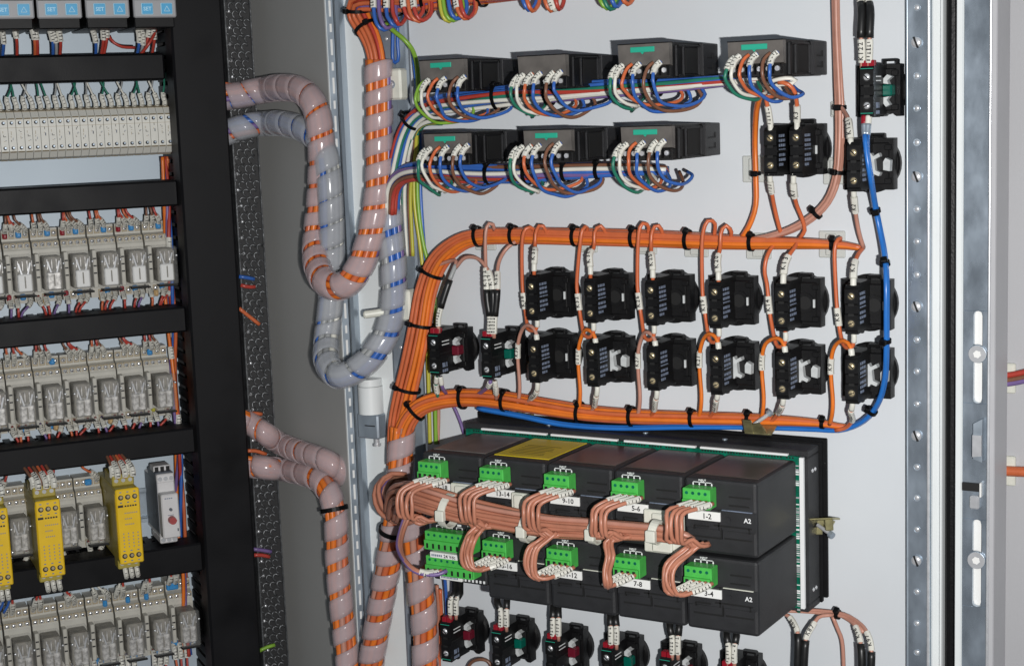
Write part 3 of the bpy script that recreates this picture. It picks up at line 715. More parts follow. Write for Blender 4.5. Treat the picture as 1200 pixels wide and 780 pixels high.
# the supply module at the hinge end of the lower row: two eight-pole plugs
x1 = MR - 4 * PIT; cx = x1 - PIT / 2 + .002; w = PIT / 2 - .003; z1, z0 = -.1545, -.2055; cz = (z0 + z1) / 2; h = (z1 - z0) / 2; d = -.0780
r = thing('plug_in_module', 'black supply module with two wide green eight-pole plugs, at the hinge end of the rack', 'module', T((cx, -.0385, cz)), 'modules plugged into the rack')
mb = MB(); mb.box(-w, w, d, .0008, -h, h, 'housing plastic', .0022, seg=2); mb.build('housing', r)
for k, (za, zb) in enumerate(((h - .0215, h - .0060), (h - .0425, h - .0270))):
    pl = MB(); pl.box(-w + .0015, w - .0050, d - .0125, d - .0003, za, zb, 'plug green', .0006); pl.box(-w + .0020, w - .0055, d - .0150, d - .0120, za + .0005, za + .0085, 'plug green', .0005)
    for q in range(8):
        x = -w + .0055 + q * .0058; pl.box(x - .0009, x + .0009, d - .0153, d - .0148, za + .0020, za + .0060, 'groove black'); pl.cyl((x, d - .0127, zb - .0030), (x, d - .0121, zb - .0030), .0012, 'board green', 8)
    pl.build('terminal_plug', r)
mb = MB(); mb.box(-w + .0085, w - .0180, d - .0160, d - .0004, h - .0268, h - .0222, 'label paper', .0002); mb.text('24 Vdc', frame(Vector((.0010, d - .01615, h - .0245)), Vector((1, 0, 0)), OUT), .0030, 'ink', .012)
for q in range(6): mb.box(-w + .0100 + q * .0018, -w + .0112 + q * .0018, d - .0162, d - .0158, h - .0255, h - .0237, 'print grey')
mb.box(-w + .0085, w - .0230, d - .0030, d - .0002, -h + .0020, -h + .0062, 'label paper', .0002)
for q in range(12): mb.box(-w + .0100 + q * .0014, -w + .0109 + q * .0014, d - .0032, d - .0028, -h + .0033, -h + .0050, 'print grey')
mb.build('number_label', r)
mb = MB()
for q in range(5):
    x = -w + .0085 + q * .0098; mb.box(x - .0030, x + .0030, d - .0006, d, h - .0040, h - .0036, 'print white'); mb.box(x - .0030, x - .0025, d - .0006, d, h - .0056, h - .0036, 'print white'); mb.box(x + .0025, x + .0030, d - .0006, d, h - .0056, h - .0036, 'print white'); mb.box(x - .0018, x + .0018, d - .0006, d, h - .0028, h - .0012, 'print white')
for q in range(6): x = w - .0210 + q * .0036; mb.box(x - .0008, x + .0008, d - .0006, d, -h + .0022, -h + .0044, 'print white')
mb.build('front_print', r)
# ------------------------------------------------------------------ harnesses on the door
def LP(l): return [D(*a) for a in l]
def LR(l): return [(D(a[0], a[1], a[2]), a[3]) for a in l]
OR = ['wire orange'] * 5 + ['wire deep orange'] * 2
def pal(ws, n, seed=1):
    rr = random.Random(seed); bag = [k for k, c in ws for _ in range(c)]; return [rr.choice(bag) for _ in range(n)]

bundle('wire_harness', 'thick orange wire harness arching over the upper row of contact blocks', 'cable bundle',
       LR([(466, 545, .030, .0105), (468, 500, .028, .0110), (474, 468, .026, .0118), (484, 425, .024, .0120), (492, 385, .022, .0118), (500, 340, .020, .0112), (513, 307, .018, .0104), (535, 286, .017, .0092), (562, 277, .016, .0082), (620, 276, .016, .0078), (680, 277, .016, .0078), (760, 279, .016, .0077), (830, 282, .016, .0072), (880, 284, .015, .0062), (940, 285, .015, .0050), (985, 287, .014, .0036), (1012, 291, .013, .0022)]),
       pal([('wire orange', 3), ('wire deep orange', 3)], 19, 4), .0021, LP([(562, 277, .016), (506, 315, .018), (490, 378, .02), (476, 452, .024), (604, 276, .016), (676, 277, .016), (746, 279, .016), (807, 281, .016), (880, 284, .015), (974, 286, .014)]), twist=.35)
bundle('wire_harness', 'orange wire harness running level between the contact blocks and the module rack', 'cable bundle',
       LR([(468, 545, .036, .0095), (470, 515, .036, .0100), (478, 492, .034, .0100), (492, 477, .030, .0098), (515, 469, .026, .0095), (545, 466, .022, .0092), (590, 469, .020, .0090), (640, 477, .020, .0086), (690, 484, .019, .0082), (745, 488, .018, .0076), (810, 490, .017, .0066), (870, 491, .016, .0058), (925, 493, .015, .0046), (965, 496, .014, .0034), (990, 500, .013, .0024), (999, 496, .012, .0020)]),
       pal([('wire orange', 2), ('wire deep orange', 4)], 17, 5), .0021, LP([(490, 479, .03), (541, 466, .022), (594, 470, .02), (676, 482, .019), (740, 488, .018), (814, 490, .017), (877, 491, .016), (962, 495, .014)]), twist=.35)
bundle('cable_bundle', 'bundle of blue wires under the level orange harness, turning up past the galvanised rail', 'cable bundle',
       LR([(560, 478, .022, .0034), (610, 487, .022, .0036), (660, 497, .022, .0038), (720, 501, .020, .0038), (800, 500, .018, .0034), (880, 500, .016, .0034), (950, 502, .012, .0036), (985, 503, .013, .0034), (1012, 492, .016, .0033), (1028, 472, .022, .0032), (1036, 445, .030, .0031), (1038, 410, .040, .0031), (1038, 370, .045, .0031), (1038, 330, .045, .0031), (1036, 300, .034, .0031), (1030, 268, .026, .0031), (1024, 238, .030, .0031), (1019, 205, .050, .0030), (1015, 180, .052, .0030), (1013, 158, .050, .0028)]),
       ['wire bright blue'] * 3, .0019, LP([(1022, 482, .019), (1037, 397, .043), (1038, 311, .038), (1025, 244, .029)]), twist=1.2)
bundle('cable_bundle', 'thin salmon cables hanging past the last panel meter and sweeping into the orange harness', 'cable bundle',
       LR([(979, -8, .016, .0036), (980, 40, .016, .0036), (982, 90, .016, .0040), (984, 130, .016, .0044), (984, 170, .016, .0044), (981, 205, .016, .0042), (972, 232, .016, .0040), (955, 252, .016, .0040), (930, 268, .016, .0038), (900, 278, .016, .0034), (870, 283, .015, .0030)]),
       ['wire salmon'] * 5, .0019, LP([(983, 127, .016), (979, 206, .016), (958, 249, .016)]), twist=1.0)
bundle('cable_bundle', 'pair of orange wires dropping from the last panel meter past the double contact block', 'cable bundle',
       LR([(893, 106, .050, .0030), (887, 130, .034, .0030), (885, 165, .018, .0030), (886, 205, .016, .0030), (886, 240, .016, .0028), (878, 265, .016, .0026), (868, 280, .015, .0022)]), ['wire orange', 'wire deep orange', 'wire orange'], .0018, LP([(886, 202, .016)]), twist=.5)

# self-adhesive tie mounts under the harnesses
_tb = None
def tie_mount(px, py, label, m='tie base clear', s=.0105):
    mb = MB(); mb.box(-s, s, -.0030, 0, -s, s, m, .0009); mb.box(-.0042, .0042, -.0055, -.0028, -s * .8, s * .8, m, .0008)
    o = mb.build('tie_mount', None, M=T(D(px, py, .0002))); tag(o, label, 'tie mount', 'stick-on cable tie mounts')
for px, py, t in ((570, 279, 'at the top of its arch'), (688, 281, 'above the second upper contact block'), (757, 283, 'above the third upper contact block'), (817, 286, 'above the fourth upper contact block'), (890, 288, 'where the two salmon cables join it'), (976, 286, 'at its thin free end')):
    tie_mount(px, py, 'translucent stick-on tie mount under the orange harness ' + t)
tie_mount(886, 198, 'translucent stick-on tie mount beside the double contact block'); tie_mount(981, 200, 'translucent stick-on tie mount behind the salmon cables'); tie_mount(983, 128, 'translucent stick-on tie mount on the salmon cables below the last panel meter', s=.006)

# --- wires from the upper harness to the contact blocks
WR = .00165
def dw(label, pts, m='wire orange', sl=(), ends=(), group='wires on the door', r=WR): return wire(label, LP(pts), r, m, sl, group, OUT, ends=ends)
tx = [(626, 318), (692, 322), (765, 326), (842, 329), (918, 333), (1001, 337)]           # where each wire enters its block
top = [630, 699, 766, 847, None, None]
for i, (x, y) in enumerate(tx):
    nm = row1[i]
    if i < 4:
        w0 = top[i]; dw(f'short orange wire marked {nm} looping off the harness into its contact block', [(w0 + 9, 279, .015), (w0 + 10, 271, .022), (w0 + 4, 263 + i % 2, .026), (w0 - 2, 272, .027), (w0 - 3, 290, .029), (x - (1 if i else -1), y - 24, .037), (x, y - 8, .041), (x, y + 4, .042)], sl=((-.0245, -.0095, nm, .0052),), ends=((-.0095, -.0030, 'sleeve white', .0023),))
dw('short orange wire marked K13 hanging straight from the harness', [(938, 279, .012), (931, 290, .022), (921, 306, .034), (918, 325, .041), (918, 338, .042)], sl=((-.0270, -.0110, 'K13', .0056),), ends=((-.0110, -.0035, 'sleeve white', .0024),))
dw('short orange wire marked K7 hanging from the tip of the harness', [(1012, 290, .013), (1005, 299, .026), (1001, 312, .036), (1000, 328, .041), (1000, 341, .042)], sl=((-.0245, -.0095, 'K7', .0054),), ends=((-.0095, -.0030, 'sleeve white', .0024),))
# second wire of each pair: passes down between the blocks and hooks up into the block's lower terminal
side = ['K38', 'K32', 'K26', 'K19', 'K14', 'K8']
sx = [(613, 352), (677, 353), (748, 352), (824, 357), (900, 356), (981, 370)]
bx_ = [(629, 377), (695, 381), (766, 384), (842, 387), (920, 392), (1000, 394)]
st = [[(622, 278), (625, 268), (617, 267), (612, 282)], [(686, 278), (688, 266), (683, 268), (680, 285)], [(758, 279), (760, 265), (752, 262), (748, 280)], [(836, 282), (838, 262), (829, 259), (823, 280)], [(908, 286), (903, 292), (898, 303), (896, 318)], [(984, 282), (985, 279), (980, 283), (978, 300)]]
for i in range(6):
    s = sx[i]; b = bx_[i]; t4 = st[i]
    P4 = [(*t4[0], .015), (*t4[1], .022), (*t4[2], .027), (*t4[3], .028), (s[0] - 1, s[1] - 22, .026), (s[0] + 1, s[1], .026), (s[0] + 4, s[1] + 22, .028), (b[0] - 10, b[1] + (12 if i else 9), .036), (b[0] - 2, b[1] + (13 if i else 10), .040), (b[0] + 1, b[1] + 4, .042), (b[0] - 0, b[1] - 6, .042)]
    tot = sum((q - p_).length for p_, q in zip(LP(P4), LP(P4)[1:])); q0 = sum((q - p_).length for p_, q in zip(LP(P4[:6]), LP(P4[1:6])))
    dw(f'orange wire marked {side[i]} passing beside the upper block and hooking up under it', P4, sl=((q0 - .006, q0 + .008, side[i], .0048),), ends=((-.0085, -.0020, 'sleeve white', .0022),))
# lower row: an arch out of the block's top that drops into the level harness, and a slanted wire from its bottom
lt = [(629, 396), (698, 401), (768, 404), (842, 406), (920, 411), (998, 414)]; lx_ = [607, 678, 748, 820, 893, 974]
ly = [410, 417, 422, 421, 424, 429]; hb = [475, 482, 487, 488, 490, 494]
for i in range(6):
    x, y = lt[i]; lxx = lx_[i]; c = 'wire salmon' if i in (0, 2) else 'wire deep orange'
    P4 = [(x, y + 6, .042), (x, y - 2, .042), (x - 3, y - 11, .041), (x - 11, y - 15, .038), (lxx + 4, y - 8, .033), (lxx, y + 8, .029), (lxx, ly[i] + 14, .027), (lxx + 2, (ly[i] + hb[i]) / 2 + 8, .026), (lxx + 1, hb[i] - 8, .024), (lxx - 2, hb[i] + 3, .017)]
    q0 = sum((q - p_).length for p_, q in zip(LP(P4[:7]), LP(P4[1:7])))
    dw(f'wire marked {row2[i]} arching out of the top of the lower block under {row1[i]}', P4, c, sl=((q0 - .016, q0 - .003, row2[i] if i not in (1, 4) else '', .0046 if i not in (1, 4) else .0040),), ends=((0, .0075, 'sleeve white', .0024),))
sb = [(630, 452, 618, 474), (700, 458, 694, 482), (770, 461, 764, 487), (841, 462, 835, 486), (918, 468, 910, 489), (999, 474, 997, 497)]
for i, (x, y, x2, y2) in enumerate(sb):
    dw(f'short sleeved wire slanting from the bottom of the lower block under {row1[i]}', [(x, y - 6, .042), (x, y + 2, .042), (x - 2, y + 9, .038), (x2 + 2, y2 - 5, .026), (x2 - 6, y2 + 4, .018), (x2 - 18, y2 + 7, .016)], 'wire salmon' if i < 2 else 'wire orange', sl=((.010, .0285, '', .0040),), ends=((0, .009, 'sleeve white', .0022),))
# wires of the double block, the green lamp block and the one beneath it
dw('orange wire with a sleeve into the first terminal of the double block', [(896, 106, .055), (898, 118, .052), (901, 132, .048), (903, 148, .044), (903, 158, .043)], sl=((-.023, -.008, '', .0046),), ends=((-.008, -.002, 'sleeve white', .0022),))
dw('orange wire curving down into the second terminal of the double block, sleeve marked K3', [(912, 97, .060), (922, 98, .060), (931, 107, .056), (934, 124, .050), (934, 145, .044), (934, 156, .043)], sl=((-.022, -.0085, 'K3', .0050),), ends=((-.0085, -.002, 'sleeve white', .0022),))
dw('salmon wire from the first lower terminal of the double block to the orange harness', [(902, 203, .043), (903, 215, .040), (906, 235, .030), (911, 258, .022), (916, 276, .016)], 'wire orange', sl=((.007, .018, '', .0046),), ends=((0, .007, 'sleeve white', .0022),))
dw('salmon wire marked K1 from the double block down to the harness', [(930, 203, .043), (930, 220, .040), (933, 238, .030), (940, 256, .022), (943, 270, .018), (937, 279, .016)], 'wire orange', sl=((.008, .021, 'K1', .0052),), ends=((0, .008, 'sleeve white', .0022),))
dw('salmon wire leaving the hanging cables for the block below, sleeve marked K121', [(984, 124, .018), (989, 130, .022), (994, 140, .032), (996, 155, .040), (997, 170, .043), (997, 178, .043)], 'wire salmon', sl=((-.027, -.010, 'K121', .0052),), ends=((-.010, -.003, 'sleeve white', .0022),))
dw('salmon wire from the white-cam block down to the tip of the upper harness', [(1000, 219, .043), (1001, 232, .040), (1003, 252, .030), (1007, 274, .022), (1012, 290, .016)], 'wire salmon', sl=((.008, .023, 'K2', .0050),), ends=((0, .008, 'sleeve white', .0022),))
def fork(label, a, b, lens, m='wire grey', txt='', shr=.0032, tick2=True, col='wire salmon'):
    """a wire whose end is covered in black shrink tube and a ladder of marker rings"""
    return
for k, (xa, t) in enumerate(((1010, 'K122'), (1018, ''))):
    dw(['grey wire in black shrink tube marked K122, into the green lamp block', 'grey wire in black shrink tube with small printed rings, into the green lamp block'][k], [(xa - 3 + 2 * k, -14, .030), (xa - 2 + k, -2, .034), (xa + 2 * k, 14, .040), (xa + k * 2 - 1, 40, .043), (xa + k * 1, 60, .043), (xa, 80, .042)], 'wire salmon', sl=((.004, .013, t, .0052), (-.0205, -.004, t, .0050)), ends=((.0135, -.0215, 'shrink black', .0032),), r=.0016)
for k in range(2):
    dw(['blue wire end with a red ferrule under the green lamp block', 'blue wire end with a bare tinned ferrule under the green lamp block'][k], [(1013 + 5 * k, 136, .043), (1013 + 4 * k, 148, .045), (1014 + 2 * k, 162, .048), (1015 + k, 178, .051)], 'wire bright blue', ends=((0, .006, 'ferrule red' if k == 0 else 'sleeve white', .0026), (.006, .0145, 'zinc', .0022)), r=.0021)
# lamp blocks beside the harness bend
dw('salmon wire arching from the harness into the black shrink tube of the red lamp block', [(500, 318, .02), (520, 308, .022), (533, 305, .026), (534, 310, .030), (527, 328, .036), (519, 352, .040), (514, 372, .042), (514, 390, .042)], 'wire salmon', sl=((-.022, -.006, '', .0042),), ends=((-.048, -.022, 'shrink black', .0031), (-.062, -.048, 'wire grey', .0020)))
dw('salmon wire arching between the two lamp blocks', [(534, 314, .030), (545, 302, .032), (560, 303, .034), (571, 315, .038), (576, 330, .041), (578, 350, .042), (577, 370, .042), (576, 396, .042)], 'wire salmon', sl=((-.058, -.042, 'K17', .0050), (-.019, -.004, '', .0042)), ends=((-.042, -.019, 'shrink black', .0030),))
dw('salmon wire looping over the harness, marked K112, into the green lamp block below', [(579, 270, .020), (578, 263, .025), (572, 262, .028), (569, 275, .030), (569, 300, .034), (570, 330, .041), (571, 352, .042), (574, 372, .042), (573, 396, .042)], 'wire salmon', sl=((-.060, -.042, 'K112', .0052), (-.019, -.004, '', .0044)), ends=((-.042, -.019, 'shrink black', .0030),))
dw('salmon wire falling from the harness, marked K32, into the green lamp block below', [(604, 283, .018), (592, 293, .022), (584, 310, .030), (583, 335, .041), (582, 352, .042), (580, 372, .042), (579, 396, .042)], 'wire salmon', sl=((-.058, -.042, 'K32', .0052), (-.019, -.004, '', .0042)), ends=((-.042, -.019, 'shrink black', .0030),))
dw('violet wire curving from the red lamp block behind the level harness', [(516, 441, .043), (519, 455, .038), (528, 468, .014), (538, 490, .008), (544, 508, .006)], 'wire violet', ends=((0, .008, 'sleeve white', .0022),))
dw('green wire below the red lamp block', [(512, 441, .043), (511, 452, .038), (514, 468, .030)], 'wire green', sl=((.010, .020, '', .004),), ends=((0, .008, 'sleeve white', .0022),))
dw('violet wire with a sleeve curling off below the green lamp block', [(575, 446, .043), (572, 453, .038), (565, 459, .028), (556, 464, .020)], 'wire violet', sl=((.003, .010, '', .0044),))
dw('wire with a boxed sleeve below the green lamp block', [(580, 446, .043), (581, 456, .038), (582, 468, .026)], 'wire salmon', sl=((.006, .017, '', .0048),), ends=((0, .006, 'sleeve white', .0022),))

# --- bottom row: black shrink-tube pairs rising behind the modules
bl = [(531, 719, 536, 690), (590, 733, 588, 697), (651, 744, 651, 708), (719, 754, 718, 716), (791, 766, 790, 724), (857, 776, 857, 738)]
bt = ['under the twin green plugs', 'under the module marked 15-16', 'under the module marked 11-12', 'under the module marked 7-8', 'under the module marked 3-4', 'last of the bottom row']
for i, (x, y, x2, y2) in enumerate(bl):
    for k in (0, 1):
        sp = (-3.2, 3.6)[k]; sp2 = sp * (1.7 if i in (1, 4, 5) else .9)
        dw('black shrink-tube wire end with ladder-marked rings above the lamp block ' + bt[i], [(x2 + sp2 * 1.3, y2 - 30, .012), (x2 + sp2, y2 - 4, .030), (x2 + sp2, y2 + 8, .038), (x + sp, y - 18, .043), (x + sp, y - 4, .043), (x + sp, y + 6, .042)], 'wire salmon', sl=((-.0205, -.005, '', .0040),), ends=((.006, -.0205, 'shrink black', .0031),), group='shrink-tube wire ends of the bottom row')
# the salmon loop under the rack's free corner
bundle('cable_bundle', 'salmon wires arching out under the free corner of the module rack', 'cable bundle', LR([(890, 716, .030, .0024), (920, 715, .022, .0026), (950, 716, .018, .0028), (985, 720, .018, .0030), (1003, 728, .024, .0028), (1013, 740, .032, .0026)]), ['wire salmon', 'wire salmon', 'wire orange', 'wire salmon'], .0015, LP([(984, 720, .018)]), twist=.8)
for k, (pts, t) in enumerate((([(905, 716, .026), (922, 720, .030), (930, 729, .034), (935, 742, .040), (935, 765, .042), (934, 790, .042)], 'K88'), ([(976, 720, .020), (960, 722, .026), (953, 732, .034), (945, 746, .040), (943, 765, .042), (942, 790, .042)], 'K87'), ([(988, 722, .018), (1000, 730, .026), (1006, 742, .034), (1009, 756, .040), (1010, 775, .042), (1010, 800, .042)], 'K98'), ([(1003, 726, .022), (1012, 734, .030), (1018, 745, .036), (1021, 757, .040), (1021, 775, .042), (1020, 800, .042)], 'K97'))):
    dw(['salmon wire bending down from the rack corner into shrink tube, nearest the rack', 'salmon wire doubling back from the arch into shrink tube, second from the rack', 'inner salmon wire at the far end of the arch, into shrink tube', 'outer salmon wire at the far end of the arch, nearest the galvanised rail'][k], pts, 'wire salmon', sl=((.018, .033, t, .0046),), ends=((.034, -.002, 'shrink black', .0032),), r=.0016)
dw('thin salmon wire dropping from the arch below the picture edge', [(976, 722, .018), (981, 735, .016), (987, 752, .014), (989, 790, .012)], 'wire salmon')
dw('brown wire loop curving up at the picture edge below the second lamp block', [(545, 790, .02), (552, 776, .022), (563, 772, .024), (574, 776, .022), (580, 792, .02)], 'wire brown')

# --- meter looms
bundle('wire_loom', 'loom of blue, red and white wires running under the upper row of panel meters', 'cable bundle',
       LR([(462, 215, .022, .0085), (466, 190, .022, .0090), (474, 160, .022, .0092), (486, 138, .026, .0090), (508, 124, .034, .0095), (545, 118, .040, .0105), (600, 112, .042, .0105), (660, 108, .042, .0095), (720, 104, .042, .0085), (780, 101, .042, .0068), (840, 96, .042, .0055), (890, 92, .042, .0046), (926, 90, .044, .0030)]),
       ['wire blue', 'wire blue', 'wire red', 'wire blue', 'wire blue', 'wire blue', 'wire violet', 'wire blue', 'wire white', 'wire blue', 'wire blue', 'wire grey', 'wire blue', 'wire violet', 'wire blue', 'wire green', 'wire blue', 'wire red', 'wire white', 'wire blue', 'wire white', 'wire blue'], .0019, LP([(584, 114, .042), (775, 101, .042), (484, 141, .025), (645, 109, .042)]), twist=2.2)
bundle('wire_loom', 'loom of red, blue and violet wires running under the lower row of panel meters', 'cable bundle',
       LR([(458, 250, .026, .0085), (460, 222, .028, .0088), (470, 207, .032, .0090), (492, 201, .040, .0090), (540, 203, .042, .0090), (600, 204, .042, .0088), (650, 202, .042, .0080), (700, 200, .042, .0070), (750, 199, .042, .0058), (782, 200, .042, .0045)]),
       ['wire red', 'wire blue', 'wire red', 'wire violet', 'wire blue', 'wire red', 'wire blue', 'wire brown', 'wire blue', 'wire violet', 'wire red', 'wire brown', 'wire white', 'wire blue', 'wire blue', 'wire red'], .0020, LP([(577, 203, .042), (667, 201, .042), (699, 200, .042), (617, 203, .042)]), twist=2.2)
lc = ['green', 'white', 'orange', 'blue', 'brown', 'blue']
mnames = ['first upper meter', 'second upper meter', 'third upper meter', 'last upper meter', 'first lower meter', 'second lower meter', 'third lower meter']
lp_ = [(489, 98, 118), (600, 92, 112), (716, 81, 104), (853, 70, 93), (491, 178, 203), (599, 176, 203), (721, 173, 200)]
for j, (x0, y0, yb) in enumerate(lp_):
    for k, c in enumerate(lc):
        if j == 0 and k == 0: c = 'lime'
        x = x0 + (0, 6, 16, 26, 41, 50)[k] * (1.0 if j else .96); y = y0 + (2, 0, -1, -2, -3, -4)[k]
        rr = random.Random(j * 10 + k); e = 56 + rr.uniform(-6, 8) if j not in (4,) else 48; dy = (0 if k != 1 else -2); dn = yb - y0 + 22 + rr.uniform(-2, 3) + (4 if k in (3, 4) else 0)
        if k < 2 and j != 0: e = 34
        lo_ = 20 if j != 6 else 13
        pts = [(x + 9, y - 5, .0880), (x + 4, y - 1, .0895), (x, y + 6, .0930), (x - 2, y + 18, .0960), (x + 1, y + dn * .62, .0920), (x + 10, y + dn * .86, .0840), (x + 24, y + dn + dy, .0720), (x + e * .72, y + dn - 1, .0600), (x + e, y + dn - 7, .0500), (x + e + 4, y + dn - 14, .0440), (x + e, yb - 1, .0420)]
        if j == 6: pts = pts[:7] + [(x + 34, y + dn - 3, .060), (x + 40, y + dn - 12, .052), (x + 34, yb + 1, .042)]
        if j == 3: pts = pts[:7] + [(x + 22 + 12 + k, y + dn - 2, .062), (x + 40 - 2 * k, y + dn - 8, .052), (x + 34 - 3 * k, yb + 1, .044)]
        if pts[-1][0] > 960: pts = [(min(a, 955), b, h) for a, b, h in pts]
        pts = [(p_[0] + rr.uniform(-1.8, 1.8), p_[1] + rr.uniform(-1.8, 1.8), p_[2]) if 2 < q_ < len(pts) - 1 else p_ for q_, p_ in enumerate(pts)]
        sl = ((.0005, .0120, '', .0044),) if k in (1, 3, 5) or rr.random() < .5 else ()
        same = ' nearer the flank' if k == 5 else (' in the middle' if k == 3 else '')
        wire(f'{c} wire{same} looping from the {mnames[j]} down into its loom', LP(pts), .00140, 'wire ' + c, sl, 'wires of the panel meters', OUT, step=.0035)
dw('pair of white wires doubled back below the last panel meter', [(895, 100, .056), (905, 95, .060), (918, 92, .060), (928, 92, .058), (933, 95, .056), (928, 98, .056), (915, 99, .057), (900, 104, .055)], 'wire white', group='wires of the panel meters')

# --- the pink bundle in front of the rack
HF = .138
bundle('wire_bundle', 'thick bundle of pinkish brown wires strapped across the front of the module rack', 'cable bundle',
       LR([(462, 600, .080, .0110), (468, 582, .110, .0125), (482, 580, .130, .0130), (505, 586, HF, .0128), (540, 596, HF, .0125), (575, 604, HF, .0115), (615, 612, HF, .0108), (650, 617, HF, .0098), (690, 619, HF, .0090), (730, 621, HF, .0080), (770, 624, HF, .0074), (800, 630, HF, .0062), (812, 634, HF - .004, .0040)]),
       pal([('wire pink', 5), ('wire salmon', 1)], 26, 3), .0021, (), twist=.5)
for px, py, t in ((527, 598, 'under the module marked 13-14'), (620, 617, 'between the modules marked 13-14 and 9-10'), (699, 621, 'between the modules marked 9-10 and 5-6'), (769, 623, 'beside the module marked 1-2')):
    mb = MB(); k = dict([(527, .0128), (620, .0112), (699, .0094), (769, .0080)])[px]; mb.ring((0, 0, 0), (1, 0, -.12), k, .0062, .0014, 'tie nylon', 24); mb.box(-.004, .004, -k - .0040, -k + .001, -.0055, .0035, 'tie nylon', .0008)
    o = mb.build('cable_tie', None, M=T(D(px, py, HF))); tag(o, 'white nylon cable tie around the pink wire bundle ' + t, 'cable tie', 'white cable ties on the pink bundle')
for px, py, t, s in ((780, 622, 'largest, beside the module marked 1-2', .0165), (545, 582, 'half hidden behind the bundle under the 13-14 label', .0115), (612, 588, 'half hidden behind the bundle under the 9-10 label', .0080)):
    mb = MB(); mb.box(-s, s, -.0042, 0, -s, s, 'tie nylon', .0010); mb.box(-s * .5, s * .5, -.0075, -.004, -s * .9, s * .9, 'tie nylon', .0010)
    o = mb.build('tie_mount', None, M=T(D(px, py, .1218))); tag(o, 'white square tie mount, ' + t, 'tie mount', 'white tie mounts on the modules')
up = [(492, 540, '17-18'), (565, 545, '13-14'), (640, 553, '9-10'), (719, 561, '5-6'), (802, 568, '1-2')]
ul = [(487, 605), (556, 612), (636, 622), (716, 624), (806, 634)]
ordw = ['first', 'second', 'third', 'fourth']
for i, (x, y, t) in enumerate(up):
    for k in range(4):
        a = x + 6 + k * 7.2; yy = y + 24 + k * .9; s = (0, 1, 2, 3)[k]
        big = i == 4; ex, ey = ul[i]
        lxk = x - (25 if not big else 20) + k * 5.6
        pts = [(a + 6, yy - 5, .1340), (a - 2, yy - 2, .1400), (a - 14, yy + 1.5, .1480), (lxk + 1, yy + 10 - (0 if not big else 3), .1560), (lxk - 1, yy + 26, .1600), (lxk + 1, yy + 42, .1580), (ex - 8 + k * 4, ey - 2, .1520), (ex + 4 + k * 3.5, ey + 8 - k, .1460), (ex + 20 + k * 2, ey + 3, .1400)]
        jr = random.Random(i * 8 + k); pts = [(p_[0] + jr.uniform(-1.3, 1.3), p_[1] + jr.uniform(-1.3, 1.3), p_[2] + jr.uniform(-.002, .002)) if 2 < q_ else p_ for q_, p_ in enumerate(pts)]
        wire(f'{ordw[k]} of four pink wires curving from the plug over label {t} down into the bundle', LP(pts), .00168, 'wire pink', ((.003, .0155, '', .0042),), 'pink wires from the upper plugs', OUT, step=.0035)
lo = [(567, 631, '15-16'), (642, 641, '11-12'), (721, 651, '7-8'), (804, 660, '3-4')]
for i, (x, y, t) in enumerate(lo):
    nk = 3 if i == 2 else 4
    for k in range(nk):
        a = x + 5 + k * 7; yy = y + 24 + k * 1.0; ex, ey = ul[i + 1]; g = -(26 if i != 2 else 14) + k * 3.6
        pts = [(a + 5, yy - 4, .1340), (a - 4, yy + 1, .1400), (a - 17, yy + 7 + (1.5 - k) * .5, .1480), (x - 12 + k * 2.6, yy + 13 - k, .1540), (x + g + 3, yy + 7, .1580), (x + g, yy - 8, .1580), (x + g + 4, yy - 24, .1550), (ex - 6 + k * 3.5, ey + 12, .1500), (ex + 6 + k * 3.4, ey + 2, .1450)]
        jr = random.Random(i * 8 + k + 99); pts = [(p_[0] + jr.uniform(-1.3, 1.3), p_[1] + jr.uniform(-1.3, 1.3), p_[2] + jr.uniform(-.002, .002)) if 2 < q_ else p_ for q_, p_ in enumerate(pts)]
        wire(f'{ordw[k]} of the pink wires curving from the bundle into the plug over label {t}', LP(pts), .00168, 'wire pink', ((.003, .0185, '', .0042),), 'pink wires to the lower plugs', OUT, step=.0035)
for k, m in enumerate(('wire pink', 'wire salmon', 'wire violet')):
    wire(['pink', 'salmon', 'violet'][k] + ' wire bowing round from the thick hose into the lower twin green plug', LP([(482 - 3 * k, 600, .10), (473 - 2 * k, 622, .11), (470 - 2 * k, 640, .125), (475 - k, 656, .14), (488, 668 + k, .146), (503 + 4 * k, 671 + k, .140), (512 + 6 * k, 668, .134)]), .0018, m, ((-.0155, -.003, '', .0036),) if k < 2 else (), 'wires of the supply module', OUT)
# ------------------------------------------------------------------ spiral-wrapped hoses
OB = ['wire deep orange', 'wire violet', 'wire blue', 'wire blue', 'wire deep orange', 'wire orange', 'wire deep orange', 'wire orange']
BW = ['wire grey', 'wire blue', 'wire blue', 'wire violet', 'wire orange', 'wire grey', 'wire white', 'wire grey']
OO = ['wire deep orange', 'wire orange', 'wire deep orange', 'wire orange', 'wire deep orange', 'wire orange', 'wire salmon', 'wire deep orange']
xs_ = .163
_wd = Vector((.0337, -.186, 0)).normalized(); _wn = Vector((_wd.y, -_wd.x, 0))          # side wall: direction and inward normal
def WALL(px, py, off):
    n = MP.to_3x3() @ _wn; p = MP @ (Vector((.1745, .02, 0)) + _wn * off); r = ray(px, py); return C + r * ((p - C).dot(n) / r.dot(n))
def HS(l): 
    out = []
    for a in l:
        if a[2] == 'p': out.append(PW(a[0], a[1], a[3]))
        elif a[2] == 's': out.append(S(a[0], a[1], a[3]))
        elif a[2] == 'w': out.append(WALL(a[0], a[1], a[3]))
        elif a[2] == 'q': out.append(Q(a[0], a[1], a[3]))
        else: out.append(D(a[0], a[1], a[3]))
    return out
